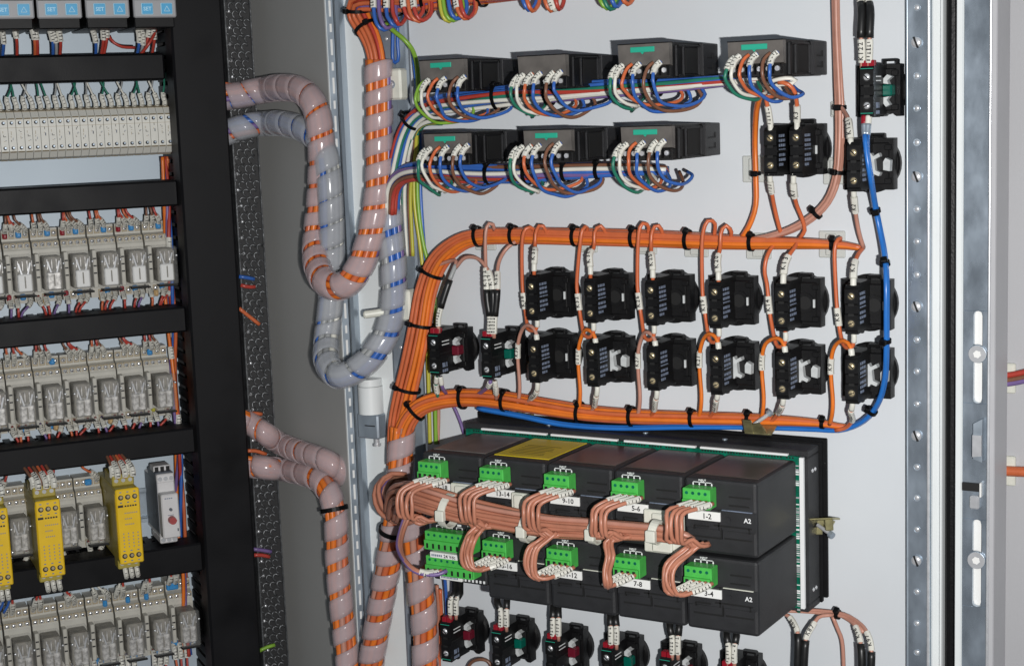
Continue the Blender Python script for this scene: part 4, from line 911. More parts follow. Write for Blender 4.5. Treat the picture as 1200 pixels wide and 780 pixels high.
hose('upper spiral-wrapped hose from the black duct, U-bending over the frame towards the top harness',
     HS([(254, 115, 'p', .064), (272, 113, 'p', .066), (292, 109, 'p', .073), (313, 105, 'w', .016), (330, 103, 'w', .018), (352, 106, 'w', .016), (368, 122, 'w', .015), (375, 150, 'w', .015), (377, 190, 'w', .015), (375, 235, 'w', .016), (371, 275, 'w', .020), (371, 308, 'w', .030), (382, 331, 'q', 1.430), (402, 335, 'q', 1.415), (420, 316, 'q', 1.408), (432, 286, 'q', 1.405), (440, 250, 'd', .032), (444, 215, 'd', .030), (444, 170, 'd', .028), (444, 120, 'd', .028), (443, 70, 'd', .028)]),
     .0128, OB, phase=1.0, pitch=.0215, width=[(0, .0208), (.28, .0206), (.36, .0172), (.60, .0164), (1, .0162)])
hose('second spiral-wrapped hose, greyer, from the black duct to a low U-bend over the white frame',
     HS([(256, 160, 'p', .062), (272, 153, 'p', .066), (292, 147, 'p', .074), (313, 145, 'w', .016), (330, 145, 'w', .019), (354, 151, 'w', .016), (374, 166, 'w', .014), (384, 195, 'w', .013), (388, 250, 'w', .013), (389, 310, 'w', .013), (387, 360, 'w', .016), (383, 396, 'w', .022), (383, 424, 'q', 1.455), (396, 440, 'q', 1.436), (416, 434, 'q', 1.428), (437, 416, 'q', 1.422), (454, 388, 'd', .026), (461, 355, 'd', .025), (461, 310, 'd', .024), (457, 265, 'd', .022), (455, 225, 'd', .020), (454, 195, 'd', .016)]),
     .0122, BW, plastic='spiral plastic clear', phase=2.2, pitch=.0225, width=[(0, .0216), (.5, .0212), (.7, .0198), (1, .0190)])
hose('third spiral-wrapped hose, dull brown in shade, sloping across the grey wall to the frame',
     HS([(279, 489, 'p', .064), (295, 497, 'p', .066), (311, 508, 'p', .076), (328, 519, 'w', .017), (352, 529, 'w', .017), (376, 537, 'w', .013), (393, 546, 'p', .152), (406, 562, 'p', .143), (412, 600, 'p', .12), (419, 650, 'p', .12)]),
     .0114, OO, phase=.4, pitch=.0165, width=.0160)
hose('lowest spiral-wrapped hose crossing the grey wall, then hanging beside the slotted frame',
     HS([(281, 545, 'p', .064), (297, 546, 'p', .067), (314, 548, 'p', .078), (332, 550, 'w', .019), (356, 555, 'w', .018), (376, 564, 'w', .017), (389, 585, 'w', .018), (394, 615, 'w', .018), (395, 650, 'w', .019), (398, 690, 'w', .020), (403, 735, 'w', .020), (408, 780, 'w', .020), (411, 810, 'w', .020)]),
     .0119, OO, phase=0, pitch=.0255, width=[(0, .0246), (.30, .0242), (.38, .0196), (1, .0186)], ties=[WALL(393, 597, .018)])
hose('pinkish spiral-wrapped hose gathering both orange harnesses and falling beside the door edge',
     HS([(471, 500, 'd', .034), (470, 530, 'd', .036), (468, 565, 'd', .038), (464, 605, 'd', .036), (457, 650, 'd', .032), (449, 695, 'd', .028), (441, 740, 'd', .024), (434, 785, 'd', .022), (430, 815, 'd', .02)]),
     .0124, OO, phase=.7, pitch=.0260, width=.0190, ties=[D(461, 621, .034)])
hose('spiral-wrapped hose hanging behind the twin green plugs towards the picture edge',
     HS([(482, 590, 'd', .060), (484, 620, 'd', .052), (489, 655, 'd', .046), (494, 695, 'd', .042), (498, 740, 'd', .040), (499, 790, 'd', .040), (500, 815, 'd', .04)]),
     .0124, OO, phase=.2, pitch=.0300, width=.0208)
bundle('cable_bundle', 'short brown and violet cable tail curling round the hose behind the pink bundle', 'cable bundle', LR([(484, 603, .070, .0085), (466, 606, .074, .0092), (451, 594, .072, .0096), (447, 577, .066, .0096), (457, 563, .056, .0090), (474, 562, .044, .0080)]), ['wire pink', 'wire violet', 'wire brown', 'wire pink', 'wire brown', 'wire pink', 'wire salmon', 'wire violet', 'wire pink', 'wire brown', 'wire pink', 'wire pink'], .0021, (), twist=.8)
# the top harness that feeds the first hose
bundle('wire_harness', 'orange, red and violet wire harness along the top picture edge, turning down into the hose', 'cable bundle',
       LR([(445, 95, .028, .0085), (440, 60, .028, .0090), (432, 38, .028, .0100), (421, 20, .028, .0108), (419, 6, .030, .0112), (430, 1, .030, .0115), (455, 2, .030, .0115), (490, 2, .030, .0110), (530, -3, .030, .0100), (580, -7, .030, .0092), (640, -12, .030, .0085), (720, -18, .030, .007), (800, -24, .03, .006)]),
       ['wire red', 'wire orange', 'wire orange', 'wire violet', 'wire red', 'wire orange', 'wire deep orange', 'wire violet', 'wire red', 'wire orange', 'wire red', 'wire blue', 'wire orange', 'wire red', 'wire violet', 'wire orange', 'wire red', 'wire orange', 'wire deep orange'], .0022, LP([(427, 32, .028), (418, 10, .029), (500, 1, .030), (566, -6, .03), (469, 2, .03)]), twist=.9)
tl = [(440, 'blue', 10, 36, 22), (446, 'violet', 9, 34, 18), (455, 'blue', 14, 32, 20), (462, 'red', 12, 30, 14), (474, 'red', -4, 24, 22), (480, 'orange', -2, 26, 24), (486, 'red', 0, 25, 20), (517, 'yellow', -6, 26, 20), (521, 'lime', -5, 25, 22), (527, 'blue', -4, 23, 20), (536, 'orange', -3, 23, 22), (541, 'red', -2, 22, 16), (613, 'blue', -8, 13, 16), (618, 'orange', -8, 14, 14), (639, 'orange', -8, 14, 16), (645, 'white', -8, 13, 12), (651, 'red', -8, 12, 10), (703, 'lime', -10, 11, 20), (708, 'green', -10, 12, 18), (716, 'blue', -10, 9, 14), (728, 'orange', -10, 6, 16)]
grp = {}
for x, c, y0, yb, wd in tl:
    where = 'beside the hose top' if x < 470 else 'over the hinge-side rail' if x < 500 else 'above the first panel meter' if x < 560 else 'above the second panel meter' if x < 632 else 'right of the ones above the second panel meter' if x < 690 else 'above the third panel meter'
    where = where.replace('right of the ones above the second', 'between the second and third').replace('third panel meter panel meter', 'third panel meter')
    where = where.replace('between the second and third panel meter', 'between the second and third panel meters')
    grp.setdefault((c, where), 0); grp[(c, where)] += 1; q = ['', ' smaller', ' third'][grp[(c, where)] - 1]
    wire(f'{c}{q} wire loop hanging from the top harness {where}', LP([(x - 2, -26, .048), (x - 2, y0, .052), (x + 1, yb - 9, .054), (x + wd * .35, yb - 1, .052), (x + wd * .7, yb - 3, .046), (x + wd, yb - 12, .040), (x + wd - 2, -10, .034)]), .0018, 'wire ' + c, ((.010, .026, '', .0054),) if x in (440, 455, 474, 486, 536, 645) else (), 'wire loops of the top harness', OUT)
# earth wires down the hinge side
wire('green and yellow earth wire leaving the top harness, tied beside the first panel meter', LP([(452, 28, .034), (462, 37, .034), (474, 47, .032), (484, 60, .026), (489, 80, .018), (490, 110, .012), (489, 150, .010), (488, 200, .008)]), .0021, 'wire lime', (), 'earth wires on the hinge side', OUT)
wire('yellow stripe earth wire running straight down past the orange harness', LP([(485, 200, .008), (486, 240, .008), (492, 285, .008), (496, 320, .008), (500, 380, .008), (502, 440, .008), (503, 480, .008), (504, 520, .008)]), .0019, 'wire yellow', (), 'earth wires on the hinge side', OUT)
wire('green earth wire running down behind the orange harness', LP([(489, 200, .009), (490, 240, .009), (496, 285, .009), (505, 320, .008), (510, 360, .008), (511, 420, .008), (510, 470, .008), (511, 520, .008)]), .0019, 'wire lime', (), 'earth wires on the hinge side', OUT)
wire('blue wire running down beside the earth wires', LP([(484, 60, .014), (489, 110, .008), (492, 170, .006), (493, 230, .006), (497, 290, .006), (501, 350, .005), (503, 420, .005)]), .0018, 'wire blue', (), 'earth wires on the hinge side', OUT)
wire('blue wire looped on the galvanised rail beside the top harness', LP([(466, 20, .018), (466, 50, .016), (467, 70, .015), (463, 74, .015), (460, 68, .015), (461, 20, .018)]), .0016, 'wire blue', (), 'earth wires on the hinge side', OUT)
wire('salmon wire running down beside the earth wires', LP([(512, 440, .006), (514, 480, .006), (513, 520, .006)]), .0017, 'wire salmon', (), 'earth wires on the hinge side', OUT)
for i, (m, x) in enumerate((('white', 474), ('white', 479), ('green', 477), ('brown', 484), ('yellow', 486), ('green', 471))):
    nm = ['outermost white wire', 'inner white wire', 'green wire', 'brown wire', 'yellow wire', 'green wire nearest the hose'][i]
    wire(nm + ' bending from the upper meter loom straight down the hinge side', LP([(508 + 2 * i, 140 + i, .034), (494 + i, 146, .030), (485 + i, 156, .024), (x + 1, 178, .020), (x - 3, 205, .014), (x - 5, 235, .012), (x - 2, 300, .010)]), .0017, 'wire ' + m, (), 'wires down the hinge side', OUT)
wire('black cable running down behind the last hose', LP([(480, 600, .012), (482, 660, .012), (484, 720, .010), (485, 800, .01)]), .0028, 'shrink black', (), None, OUT)
wire('thin salmon wire hanging beside the last hose', LP([(512, 685, .02), (514, 715, .02), (512, 750, .02), (511, 800, .02)]), .0018, 'wire pink', (), None, OUT)
wire('thin orange wire hanging beside the last hose', LP([(516, 690, .02), (517, 725, .018), (515, 760, .018), (514, 800, .018)]), .0018, 'wire orange', (), None, OUT)
wire('blue wire below the twin green plugs', LP([(521, 672, .03), (523, 700, .02), (524, 740, .012)]), .0016, 'wire blue', (), None, OUT)
# white mount block on the rail, peg on the lower one, angle pieces
r = thing('mount_block', 'white plastic mounting block screwed to the hinge-side rail beside the upper hose', 'mount block', T(D(468, 99, .012)))
mb = MB(); mb.box(-.0095, .0095, -.012, 0, -.0135, .0135, 'tie nylon', .0018); mb.build('body', r)
mb = MB(); mb.ring((0, -.0122, 0), (0, 1, 0), .0022, .0008, .0016, 'zinc', 14); mb.dome((0, -.0120, 0), (0, -1, 0), .0026, 'bright steel', .0008); mb.build('screw', r)
r = thing('mount_block', 'white plastic peg and block holding the second hose to the hinge-side rail', 'mount block', T(D(478, 357, .012)))
mb = MB(); mb.box(-.008, .010, -.012, 0, -.013, .015, 'tie nylon', .0018); mb.build('body', r)
mb = MB(); mb.cyl((-.026, -.030, -.006), (-.002, -.012, -.003), .0036, 'tie nylon', 14); mb.dome((-.026, -.030, -.006), (-1, -.7, 0), .0036, 'tie nylon', .002); mb.build('peg', r)
tag_ = MB(); tag_.box(-.0042, .0042, -.004, 0, -.016, .016, 'tie nylon', .001); o = tag_.build('cable_clip', None, M=T(D(482, 689, .012))); tag(o, 'small white clip on the black cable below the twin green plugs', 'clip')
# loose ends showing in the perforated strip and the gap beside the black duct
for i, (a, m, t) in enumerate((([(262, 98), (272, 100), (282, 101), (292, 104)], 'wire orange', 'at the mouth of the upper hose'), ([(280, 324), (288, 325), (298, 327)], 'wire blue', 'in the middle of the perforated strip'), ([(282, 334), (290, 336), (299, 336)], 'wire red', 'in the middle of the perforated strip'), ([(280, 361), (290, 369), (304, 380)], 'wire orange', 'in the middle of the perforated strip'), ([(285, 486), (295, 484), (307, 485)], 'wire orange', 'over the third hose'), ([(289, 528), (300, 528), (312, 532)], 'wire orange', 'between the two lower hoses'), ([(296, 643), (306, 644), (318, 646)], 'wire violet', 'low on the perforated strip'), ([(297, 650), (307, 650), (316, 652)], 'wire red', 'low on the perforated strip'), ([(304, 762), (312, 758), (322, 755)], 'wire lime', 'at the foot of the perforated strip'))):
    wire(f'{m[5:]} wire end showing {t}', [PW(x, y, .064) for x, y in a], .0020, m, (), 'wire ends in the perforated strip', PN)
# cables on the wall behind the free edge
for y, m, t in ((438, 'wire red', 'upper reddish brown'), (444, 'wire brown', 'brown'), (448, 'wire violet', 'violet')):
    f_ = lambda x, yy: C + ray(x, yy) * ((.078 - C.y) / ray(x, yy).y)
    wire(f'{t} cable on the grey wall beyond the locking bar', [f_(1150, y + 2), f_(1172, y + 2), f_(1190, y), f_(1215, y - 6), f_(1240, y - 14)], .0024, m, (), 'cables on the wall behind', OUT)
wire('orange cable on the grey wall beyond the locking bar', [f_(1150, 550), f_(1172, 551), f_(1190, 552), f_(1240, 554)], .0042, 'wire orange', (), 'cables on the wall behind', OUT)
for y, t in ((442, 'brown and violet cables'), (550, 'orange cable')):
    mb = MB(); mb.box(-.010, .010, -.004, 0, -.012, .012, 'tie nylon', .001); o = mb.build('tie_mount', None, M=T(C + ray(1176, y) * ((.0848 - C.y) / ray(1176, y).y))); tag(o, f'pale tie mount behind the {t} on the grey wall', 'tie mount')
# ------------------------------------------------------------------ the plate: relays, terminals, modules
MASS = MB()
def pw_wire(label, pts, r, m, sl=(), group=None, name='wire', into=None):
    """plate-side wire: points are in plate coordinates"""
    return wire(label, [MP @ Vector(p) for p in pts], r, m, sl, group, PN, step=.004, seg=6, name=name, into=into)
def rail_bar(z, x0, x1, label):
    mb = MB()
    for s in (1, -1): mb.box(x0, x1, -.0075, -.0062, z + s * .0135, z + s * .0175, 'zinc', .0003); mb.box(x0, x1, -.0065, -.001, z + s * .0120, z + s * .0135, 'zinc', .0003)
    mb.box(x0, x1, -.0018, -.0006, z - .012, z + .012, 'zinc')
    o = mb.build('din_rail', None, M=MP); tag(o, label, 'mounting rail', 'mounting rails of the plate')

mat('screw head', (.80, .81, .82), .28, .7)
def relay_parts(r, seed):
    rr = random.Random(seed); W = .0124
    mb = MB()                                                        # stepped socket
    mb.prism([(0, -.0330), (-.0200, -.0330), (-.0200, -.0225), (-.0290, -.0225), (-.0290, .0180), (-.0270, .0210), (-.0270, .0245), (-.0200, .0270), (-.0200, .0375), (0, .0375)], 'x', -W, W, 'socket beige')
    mb.box(-W, -W + .0040, -.0400, -.0280, -.0215, .0150, 'socket beige', .0006)
    for z, y in ((.0325, -.0200), (.0225, -.0270), (-.0280, -.0200)):
        for k in range(4):
            x = -.0093 + k * .0063
            if z < 0 and k in (0, 2): continue
            mb.box(x - .0027, x + .0027, y - .0004, y + .001, z - .0034, z + .0030, 'terminal shoulder', .0003)
            mb.dome((x, y - .0003, z), (0, -1, 0), .0023, 'screw head', .0014, 9); mb.box(-.0013, .0013, -.0002, .0002, -.00035, .00035, 'groove black', 0, T((x, y - .0017, z)) @ Matrix.Rotation(rr.uniform(-1, 1), 4, 'Y'))
    for k in range(3): mb.box(-W - .0002 + .0006, -W + .0034, -.0402, -.0398, -.008 + k * .007, -.0066 + k * .007, 'ink')
    mb.build('socket', r)
    mb = MB()                                                        # what shows through the clear cover
    mb.box(-.0068, .0098, -.0520, -.0300, -.0195, .0125, 'relay dark', .0010)
    mb.box(-.0050, .0082, -.0545, -.0300, -.0165, -.0010, 'relay metal', .0016); mb.box(-.0048, .0080, -.0565, -.0530, -.0185, -.0020, 'label paper' if seed == 1 else 'relay metal', .0010)  # upper-row white label, enlarged to double as the cover's white reflection
    for k in range(4):
        x = -.0045 + k * .0042; mb.box(x, x + .0012, -.0555, -.0400, .0005, .0105, 'relay metal', .0003)
    for s in (-1, 1): mb.prism([(.0016 + s * .0020, -.0020), (.0016 + s * .0034, -.0020), (.0016 + s * .0062, .0085), (.0016 + s * .0046, .0085)], 'y', -.0572, -.0560, 'bright steel')
    mb.box(.0010, .0022, -.0570, -.0560, -.0150, -.0040, 'relay dark'); mb.build('coil', r)
    mb = MB(); mb.box(-.0084, .0112, -.0610, -.0292, -.0220, .0150, 'relay clear', .0014); mb.dome((-.0072, -.0610, .0050), (0, -1, 0), .0013, 'screw head', .001, 7); mb.dome((.0104, -.0610, .0060), (0, -1, 0), .0012, 'screw head', .001, 7); mb.build('clear_cover', r)
    mb = MB(); mb.box(-.0080, .0108, -.0600, -.0560, -.0236, -.0219, 'groove black', .0004); 
    mb.build('retaining_clip', r)
def plug_box(r, x, z, y, m, w=.0052, h=.0062):
    mb = MB(); mb.box(x - w / 2, x + w / 2, y - .0042, y, z - h / 2, z + h / 2, m, .0010); mb.box(x - w * .3, x + w * .3, y - .0052, y - .004, z - h * .3, z + h * .25, m, .0006); mb.build('bridge_plug', r)

protos = []
for k in range(3):
    r = panel_thing('plug_in_relay', '', 'relay', 0, 0, 'plug-in relays'); relay_parts(r, k + 1); protos.append(r)
used_ = [False] * 3
def relay(x, z, label, v, blues, dz=0):
    M = MP @ T((x, 0, z))
    if not used_[v]: r = protos[v]; r.matrix_world = M; r['label'] = label; used_[v] = True
    else: r = dup(protos[v], M, label)
    return r
RZ = {'a': .0690, 'b': -.0545, 'c': -.1770, 'd': -.2982}
rname = {'a': 'uppermost relay row', 'b': 'second relay row', 'c': 'row of yellow safety relays', 'd': 'lowest relay row'}
RXS = {'a': [.0705 - .0266 * i for i in range(7)], 'b': [.0612 - .0262 * i for i in range(7)], 'c': [-.0132, -.0394, -.0850], 'd': [.0690 - .0266 * i for i in range(8)]}
cnt = ['first', 'second', 'third', 'fourth', 'fifth', 'sixth', 'seventh', 'eighth']
tops_z = {'a': (DU[1][1], DU[2][0]), 'b': (DU[2][1], DU[3][0]), 'c': (DU[3][1], DU[4][0]), 'd': (DU[4][1], -.39)}
seed = 0
newp = []
for row in 'abcd':
    for i, x in enumerate(RXS[row]):
        seed += 1; rr = random.Random(seed * 7); z = RZ[row] + (.0035 if row == 'd' and i == 0 else 0) - .004
        if row == 'c': lab = ['clear plug-in relay just before the yellow safety relay nearest the black duct', 'clear plug-in relay just after the middle yellow safety relay', 'clear plug-in relay just before the middle yellow safety relay', 'clear plug-in relay at the picture edge, before the third yellow safety relay'][i]
        else: lab = f'clear plug-in relay, {cnt[i]} from the black upright duct, {rname[row]}'
        r = relay(x, z, lab, {'a': 0, 'b': 1, 'c': 2, 'd': 2}[row] if not (row == 'a' and i == 4) else 1, None)
        newp.append((row, i, x, z, r))
for row, i, x, z, r in newp:                                        # bridges and wires of each relay
    rr = random.Random(int(x * 1e4) + ord(row) * 31); tz, bz = tops_z[row]
    where = (f'{cnt[i]} relay from the black duct, {rname[row]}' if row != 'c' else f'{cnt[i]} plain relay in the {rname[row]}')
    bl = {'a': [(1, 'bridge blue', .0)], 'b': [], 'c': [], 'd': [(1, 'bridge blue', 0)]}[row]
    if row == 'a':
        plug_box(r, .0030, .0330, -.0208, 'bridge blue'); plug_box(r, .0028, -.0265, -.0208, 'bridge blue')
        if i in (1, 3, 5): plug_box(r, -.0095, .0325, -.0208, 'ferrule red', .0044); plug_box(r, -.0100, -.0265, -.0208, 'ferrule red', .0044)
        else: plug_box(r, -.0035, -.0330, -.0208, 'ferrule tan', .0046)
    if row == 'b':
        if i in (0, 4): plug_box(r, -.0045 if i == 0 else .0060, .0325, -.0208, 'bridge blue')
        if i in (4, 5): plug_box(r, .0, -.0300, -.0208, 'bridge blue', .0046)
        if i in (1, 2, 4): plug_box(r, .0050, -.0320, -.0208, 'ferrule tan', .0048)
        if i == 0: plug_box(r, -.0050, -.0240, -.0215, 'wire yellow', .0040)
    if row == 'c' and i == 0: plug_box(r, .0010, .0325, -.0208, 'bridge blue', .0066)
    if row == 'd':
        if i == 0: plug_box(r, -.0060, .0320, -.0208, 'bridge blue', .012, .007); plug_box(r, .0060, -.0270, -.0208, 'bridge blue', .009); plug_box(r, -.0075, -.0270, -.0208, 'bridge blue', .007)
        elif i in (1, 2, 3): plug_box(r, (-.006, .002, .006)[i - 1], .0290, -.0208, 'bridge blue', .0044); plug_box(r, (.002, .004, -.003)[i - 1], -.0285, -.0208, 'bridge blue', .0075)
    nt_ = 3 if row in 'ab' else (1 if row == 'c' else 2); nb_ = 3 if row in 'abd' else 2
    if row == 'a' and i % 2: nt_ = 4
    spots = rr.sample(range(4), nt_)
    for n_, k in enumerate(sorted(spots)):
        xx = x - .0093 + k * .0063; xd = x - .004 + (n_ - nt_ / 2) * .0032 + rr.uniform(-.002, .002); m = rr.choice(['wire red', 'wire red', 'wire orange', 'wire red', 'wire brown'] if row != 'd' else ['wire grey', 'wire white', 'wire red'])
        z0 = z + .0345; L = max(.014, tz - z0)
        pts = [(xx, -.0215, z0 - .001), (xx, -.0250, z0 + .003), (xx * .7 + xd * .3, -.0300, z0 + L * .35), (xd, -.0320, z0 + L * .75), (xd + rr.uniform(-.002, .002), -.0260, z0 + L + .010)]
        pw_wire(f'{m[5:]} sleeved wire atop the {where}', pts, .00125, m, ((.0015, min(.0165, L * .8), '', .0046 if row in 'ab' else .0052),), 'wires above the relay rows', into=MASS if row in 'cd' else None)
    for n_, k in enumerate(sorted(rr.sample(range(4), nb_))):
        xx = x - .0093 + k * .0063; xd = x - .001 + (n_ - nb_ / 2) * .0045 + rr.uniform(-.003, .003); m = rr.choice(['wire red', 'wire red', 'wire orange', 'wire red', 'wire violet'])
        z0 = z - .0275; L = max(.020, z0 - bz)
        pts = [(xx, -.0215, z0 + .001), (xx, -.0260, z0 - .004), (xx * .6 + xd * .4, -.0310, z0 - L * .40), (xd, -.0310, z0 - L * .75), (xd + rr.uniform(-.003, .003), -.0240, z0 - L - .012)]
        pw_wire(f'{m[5:]} sleeved wire below the {where}', pts, .00125, m, ((.0030, min(.0185, L * .68), '', .0046 if row == 'a' else .0050),), 'wires below the relay rows', into=MASS if row in 'bcd' else None)
rail_bar(RZ['c'] - .006, -.30, .0800, 'galvanised mounting rail carrying the yellow safety relays')
rail_bar(RZ['a'] - .004, -.30, .0845, 'galvanised mounting rail behind the uppermost relay row'); rail_bar(RZ['b'] - .004, -.30, .0760, 'galvanised mounting rail behind the second relay row'); rail_bar(RZ['d'] - .004, -.30, .0830, 'galvanised mounting rail behind the lowest relay row')

# terminal strip
TP = .0073; txr = P(203, 155, .047).x; TZ = .1913
rail_bar(TZ, -.30, txr + .001, 'galvanised mounting rail behind the beige terminal strip')
t0 = panel_thing('terminal_block', '', 'terminal block', 0, 0, 'terminal blocks of the strip')
def term_parts(r, sd):
    w = TP / 2 - .00022
    mb = MB(); mb.prism([(-.004, -.0235), (-.0330, -.0235), (-.0400, -.0215), (-.0470, -.0145), (-.0470, .0145), (-.0400, .0215), (-.0330, .0235), (-.004, .0235)], 'x', -w, w, 'terminal beige')
    mb.prism([(-.0330, .0237), (-.0402, .0217), (-.0402, .0213), (-.0330, .0232)], 'x', -w, w, 'terminal shoulder'); mb.prism([(-.0342, .0236), (-.0472, .0148), (-.0468, .0144), (-.0340, .0232)], 'x', -w * .86, w * .86, 'terminal shoulder'); mb.prism([(-.0342, -.0236), (-.0472, -.0148), (-.0468, -.0144), (-.0340, -.0232)], 'x', -w * .86, w * .86, 'terminal shoulder')
    mb.build('housing', r)
    mb = MB()
    for z in (.0115, -.0115): mb.cyl((0, -.0469, z), (0, -.0474, z), .0017, 'groove black', 10); mb.cyl((.0004, -.0472, z + .0003), (.0004, -.0476, z + .0003), .0010, 'zinc', 8)
    mb.build('clamp_screw', r)
    mb = MB()
    rr = random.Random(sd * 17 + 3)
    for q in range(rr.randint(4, 7)):
        z = rr.uniform(-.0065, .0055); x = rr.uniform(-.0014, .0008); hz = rr.random() < .5
        mb.box(x, x + (rr.uniform(.0010, .0018) if hz else .00045), -.0473, -.0469, z, z + (.00045 if hz else rr.uniform(.0012, .0030)), rr.choice(['ink', 'print grey', 'terminal shoulder']))
    mb.box(-w, w, -.0473, -.0469, .0070, .0073, 'terminal shoulder')
    mb.build('marking', r)
nterm = 23
tp = [t0] + [panel_thing('terminal_block', '', 'terminal block', 0, 0, 'terminal blocks of the strip') for k in range(4)]
for k, r in enumerate(tp): term_parts(r, k)
for i in range(nterm):
    x = txr - TP * (i + .5); M = MP @ T((x, 0, TZ)); lab = 'beige screw terminal block in the long strip under the green and white wires' if i else 'beige end terminal block of the strip, touching the black upright duct'
    if i < 5: tp[i].matrix_world = M; tp[i]['label'] = lab
    else: dup(tp[(i * 3 + i // 4) % 5], M, lab)
for i in range(nterm):
    x = txr - TP * (i + .5); rr = random.Random(i + 50); xd = x + rr.uniform(-.006, .003) - (.004 if i % 2 else -.003)
    m = ['wire green', 'wire white', 'wire grey', 'wire green'][i % 4]; tz = DU[0][1]
    pw_wire(f'{m[5:]} wire with a white marker sleeve bending into the top of the beige terminal strip', [(x, -.0340, TZ + .0235), (x, -.0360, TZ + .0270), (x - .0015, -.0355, TZ + .0330), (xd * .6 + x * .4, -.0340, TZ + .0420), (xd, -.0310, tz + .006), (xd, -.0260, tz + .018)], .00095, m, ((.0006, .0125, '', .0044),), 'wires above the terminal strip', into=MASS)

# display units at the top edge
dz0 = P(0, 22.5, .09).z
def unit_parts(r):
    W = .0197
    mb = MB(); mb.box(-W + .001, W - .001, -.0840, 0, -.0090, .060, 'black plastic', .001); mb.build('body', r)
    mb = MB(); mb.box(-W, W, -.0900, -.0840, 0, .060, 'panel grey', .0012); mb.box(-W + .001, W - .001, -.0903, -.0899, .0158, .0163, 'groove black'); mb.build('front', r)
    for x, t in ((-.0075, 'SET'), (.0105, 'tri')):
        mb = MB(); mb.box(x - .0055, x + .0055, -.0912, -.0899, .0026, .0132, 'button text', .0006); mb.box(x - .0048, x + .0048, -.0917, -.0911, .0033, .0125, 'button cyan', .0006)
        if t == 'SET': mb.text('SET', frame(Vector((x, -.0919, .0079)), Vector((1, 0, 0)), OUT), .0036, 'button text', .0078)
        else:
            for a, b_ in (((-.0026, -.0022), (.0026, -.0022)), ((.0026, -.0022), (0, .0024)), ((0, .0024), (-.0026, -.0022))): mb.cyl((x + a[0], -.0918, .0078 + a[1]), (x + b_[0], -.0918, .0078 + b_[1]), .0004, 'button text', 5)
        mb.build('button', r)
ux = [(P(a, 15, .09).x + P(b_, 15, .09).x) / 2 for a, b_ in ((158, 206), (102, 151), (45, 95), (-11, 38))]
u0 = panel_thing('display_unit', 'grey display unit with cyan buttons nearest the black upright duct', 'display unit', ux[0], dz0, 'display units along the top edge'); unit_parts(u0)
for i in range(1, 4): dup(u0, MP @ T((ux[i], 0, dz0)), f'grey display unit with cyan buttons, {cnt[i]} from the black upright duct')
wt = [(14, 28, 20, 62, 'red'), (38, 30, 44, 62, 'red'), (35, 30, 41, 62, 'orange'), (1, 34, 3, 62, 'blue'), (56, 32, 62, 62, 'blue'), (60, 34, 66, 62, 'grey'), (67, 32, 70, 62, 'red'), (107, 34, 112, 62, 'blue'), (119, 30, 118, 62, 'red'), (124, 28, 121, 62, 'red'), (161, 34, 160, 62, 'blue'), (166, 36, 164, 62, 'grey'), (175, 28, 166, 62, 'red'), (178, 30, 178, 60, 'red')]
for i, (x0, y0, x1, y1, c) in enumerate(wt):
    a = P(x0, y0 - 4, .045); b_ = P(x1, y1 + 6, .035); m_ = (a + b_) / 2 + Vector((.001, -.006, .0))
    u = 3 - min(3, int((x0 + 11) / 54))
    pw_wire(f'{c} sleeved wire under the {cnt[u]} display unit from the black upright duct', [a + Vector((0, 0, .008)), a, m_, b_, b_ + Vector((0, .01, -.012))], .00155, 'wire ' + c, ((.008, .0245, '', .0050),), 'wires under the display units')
pw_wire('red wire sagging sideways between the display-unit wires', [P(128, 42, .045), P(132, 49, .048), P(143, 55, .048), P(158, 56, .046)], .0015, 'wire red', (), 'wires under the display units')
pw_wire('red wire crossing behind the end sleeves of the display units', [P(183, 34, .045), P(179, 44, .05), P(172, 55, .05), P(163, 66, .04)], .0015, 'wire red', (), 'wires under the display units')

# yellow safety relays
def safety_parts(r):
    W = .0112
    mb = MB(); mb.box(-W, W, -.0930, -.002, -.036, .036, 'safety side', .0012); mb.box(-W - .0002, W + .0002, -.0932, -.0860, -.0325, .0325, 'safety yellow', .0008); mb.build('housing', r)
    mb = MB(); mb.box(-W, W, -.0950, -.0925, -.0365, .0365, 'safety yellow', .0010)
    for z in (.0285, -.0285):
        for k in range(3):
            x = -.0066 + k * .0066; mb.cyl((x, -.0949, z), (x, -.0953, z), .0025, 'ink', 12); mb.cyl((x + .0003, -.0952, z + .0003), (x + .0003, -.0956, z + .0003), .0015, 'brass screw', 9)
            for s in (.0050, -.0050): mb.box(x - .0010, x + .0010, -.0952, -.0949, z + s - .0005, z + s + .0005, 'print grey')
    mb.build('front', r)
    mb = MB(); mb.box(-.0098, -.0048, -.0953, -.0949, .0190, .0212, 'ink', .0003)
    for k in range(5): mb.box(-.0035 + k * .0024, -.0018 + k * .0024, -.0952, -.0949, .0192, .0207, 'ink')
    for k, (a, b_) in enumerate(((-.004, .009), (-.004, .004), (-.004, .005))):
        n = int((b_ - a) / .0018)
        for q in range(n): mb.box(a + q * .0018, a + q * .0018 + .0012, -.0952, -.0949, .0125 - k * .0055, .0137 - k * .0055, 'terminal shoulder')
    for q in range(4):
        for k in range(5): mb.box(-.0068 + q * .0045, -.0056 + q * .0045, -.0952, -.0949, -.0075 - k * .0032, -.0060 - k * .0032, 'terminal shoulder')
    mb.build('marking', r)
    for z in (.0415, -.0400):
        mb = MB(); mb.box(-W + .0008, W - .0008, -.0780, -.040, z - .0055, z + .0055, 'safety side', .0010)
        for k in range(3): mb.cyl((-.0066 + k * .0066, -.0780, z), (-.0066 + k * .0066, -.0788, z), .0020, 'bright steel', 8)
        mb.build('terminal_plug', r)
zs = -.1800
sxx = [.0116, -.0620, -.1092]; sdz = [.0, -.0012, -.0030]
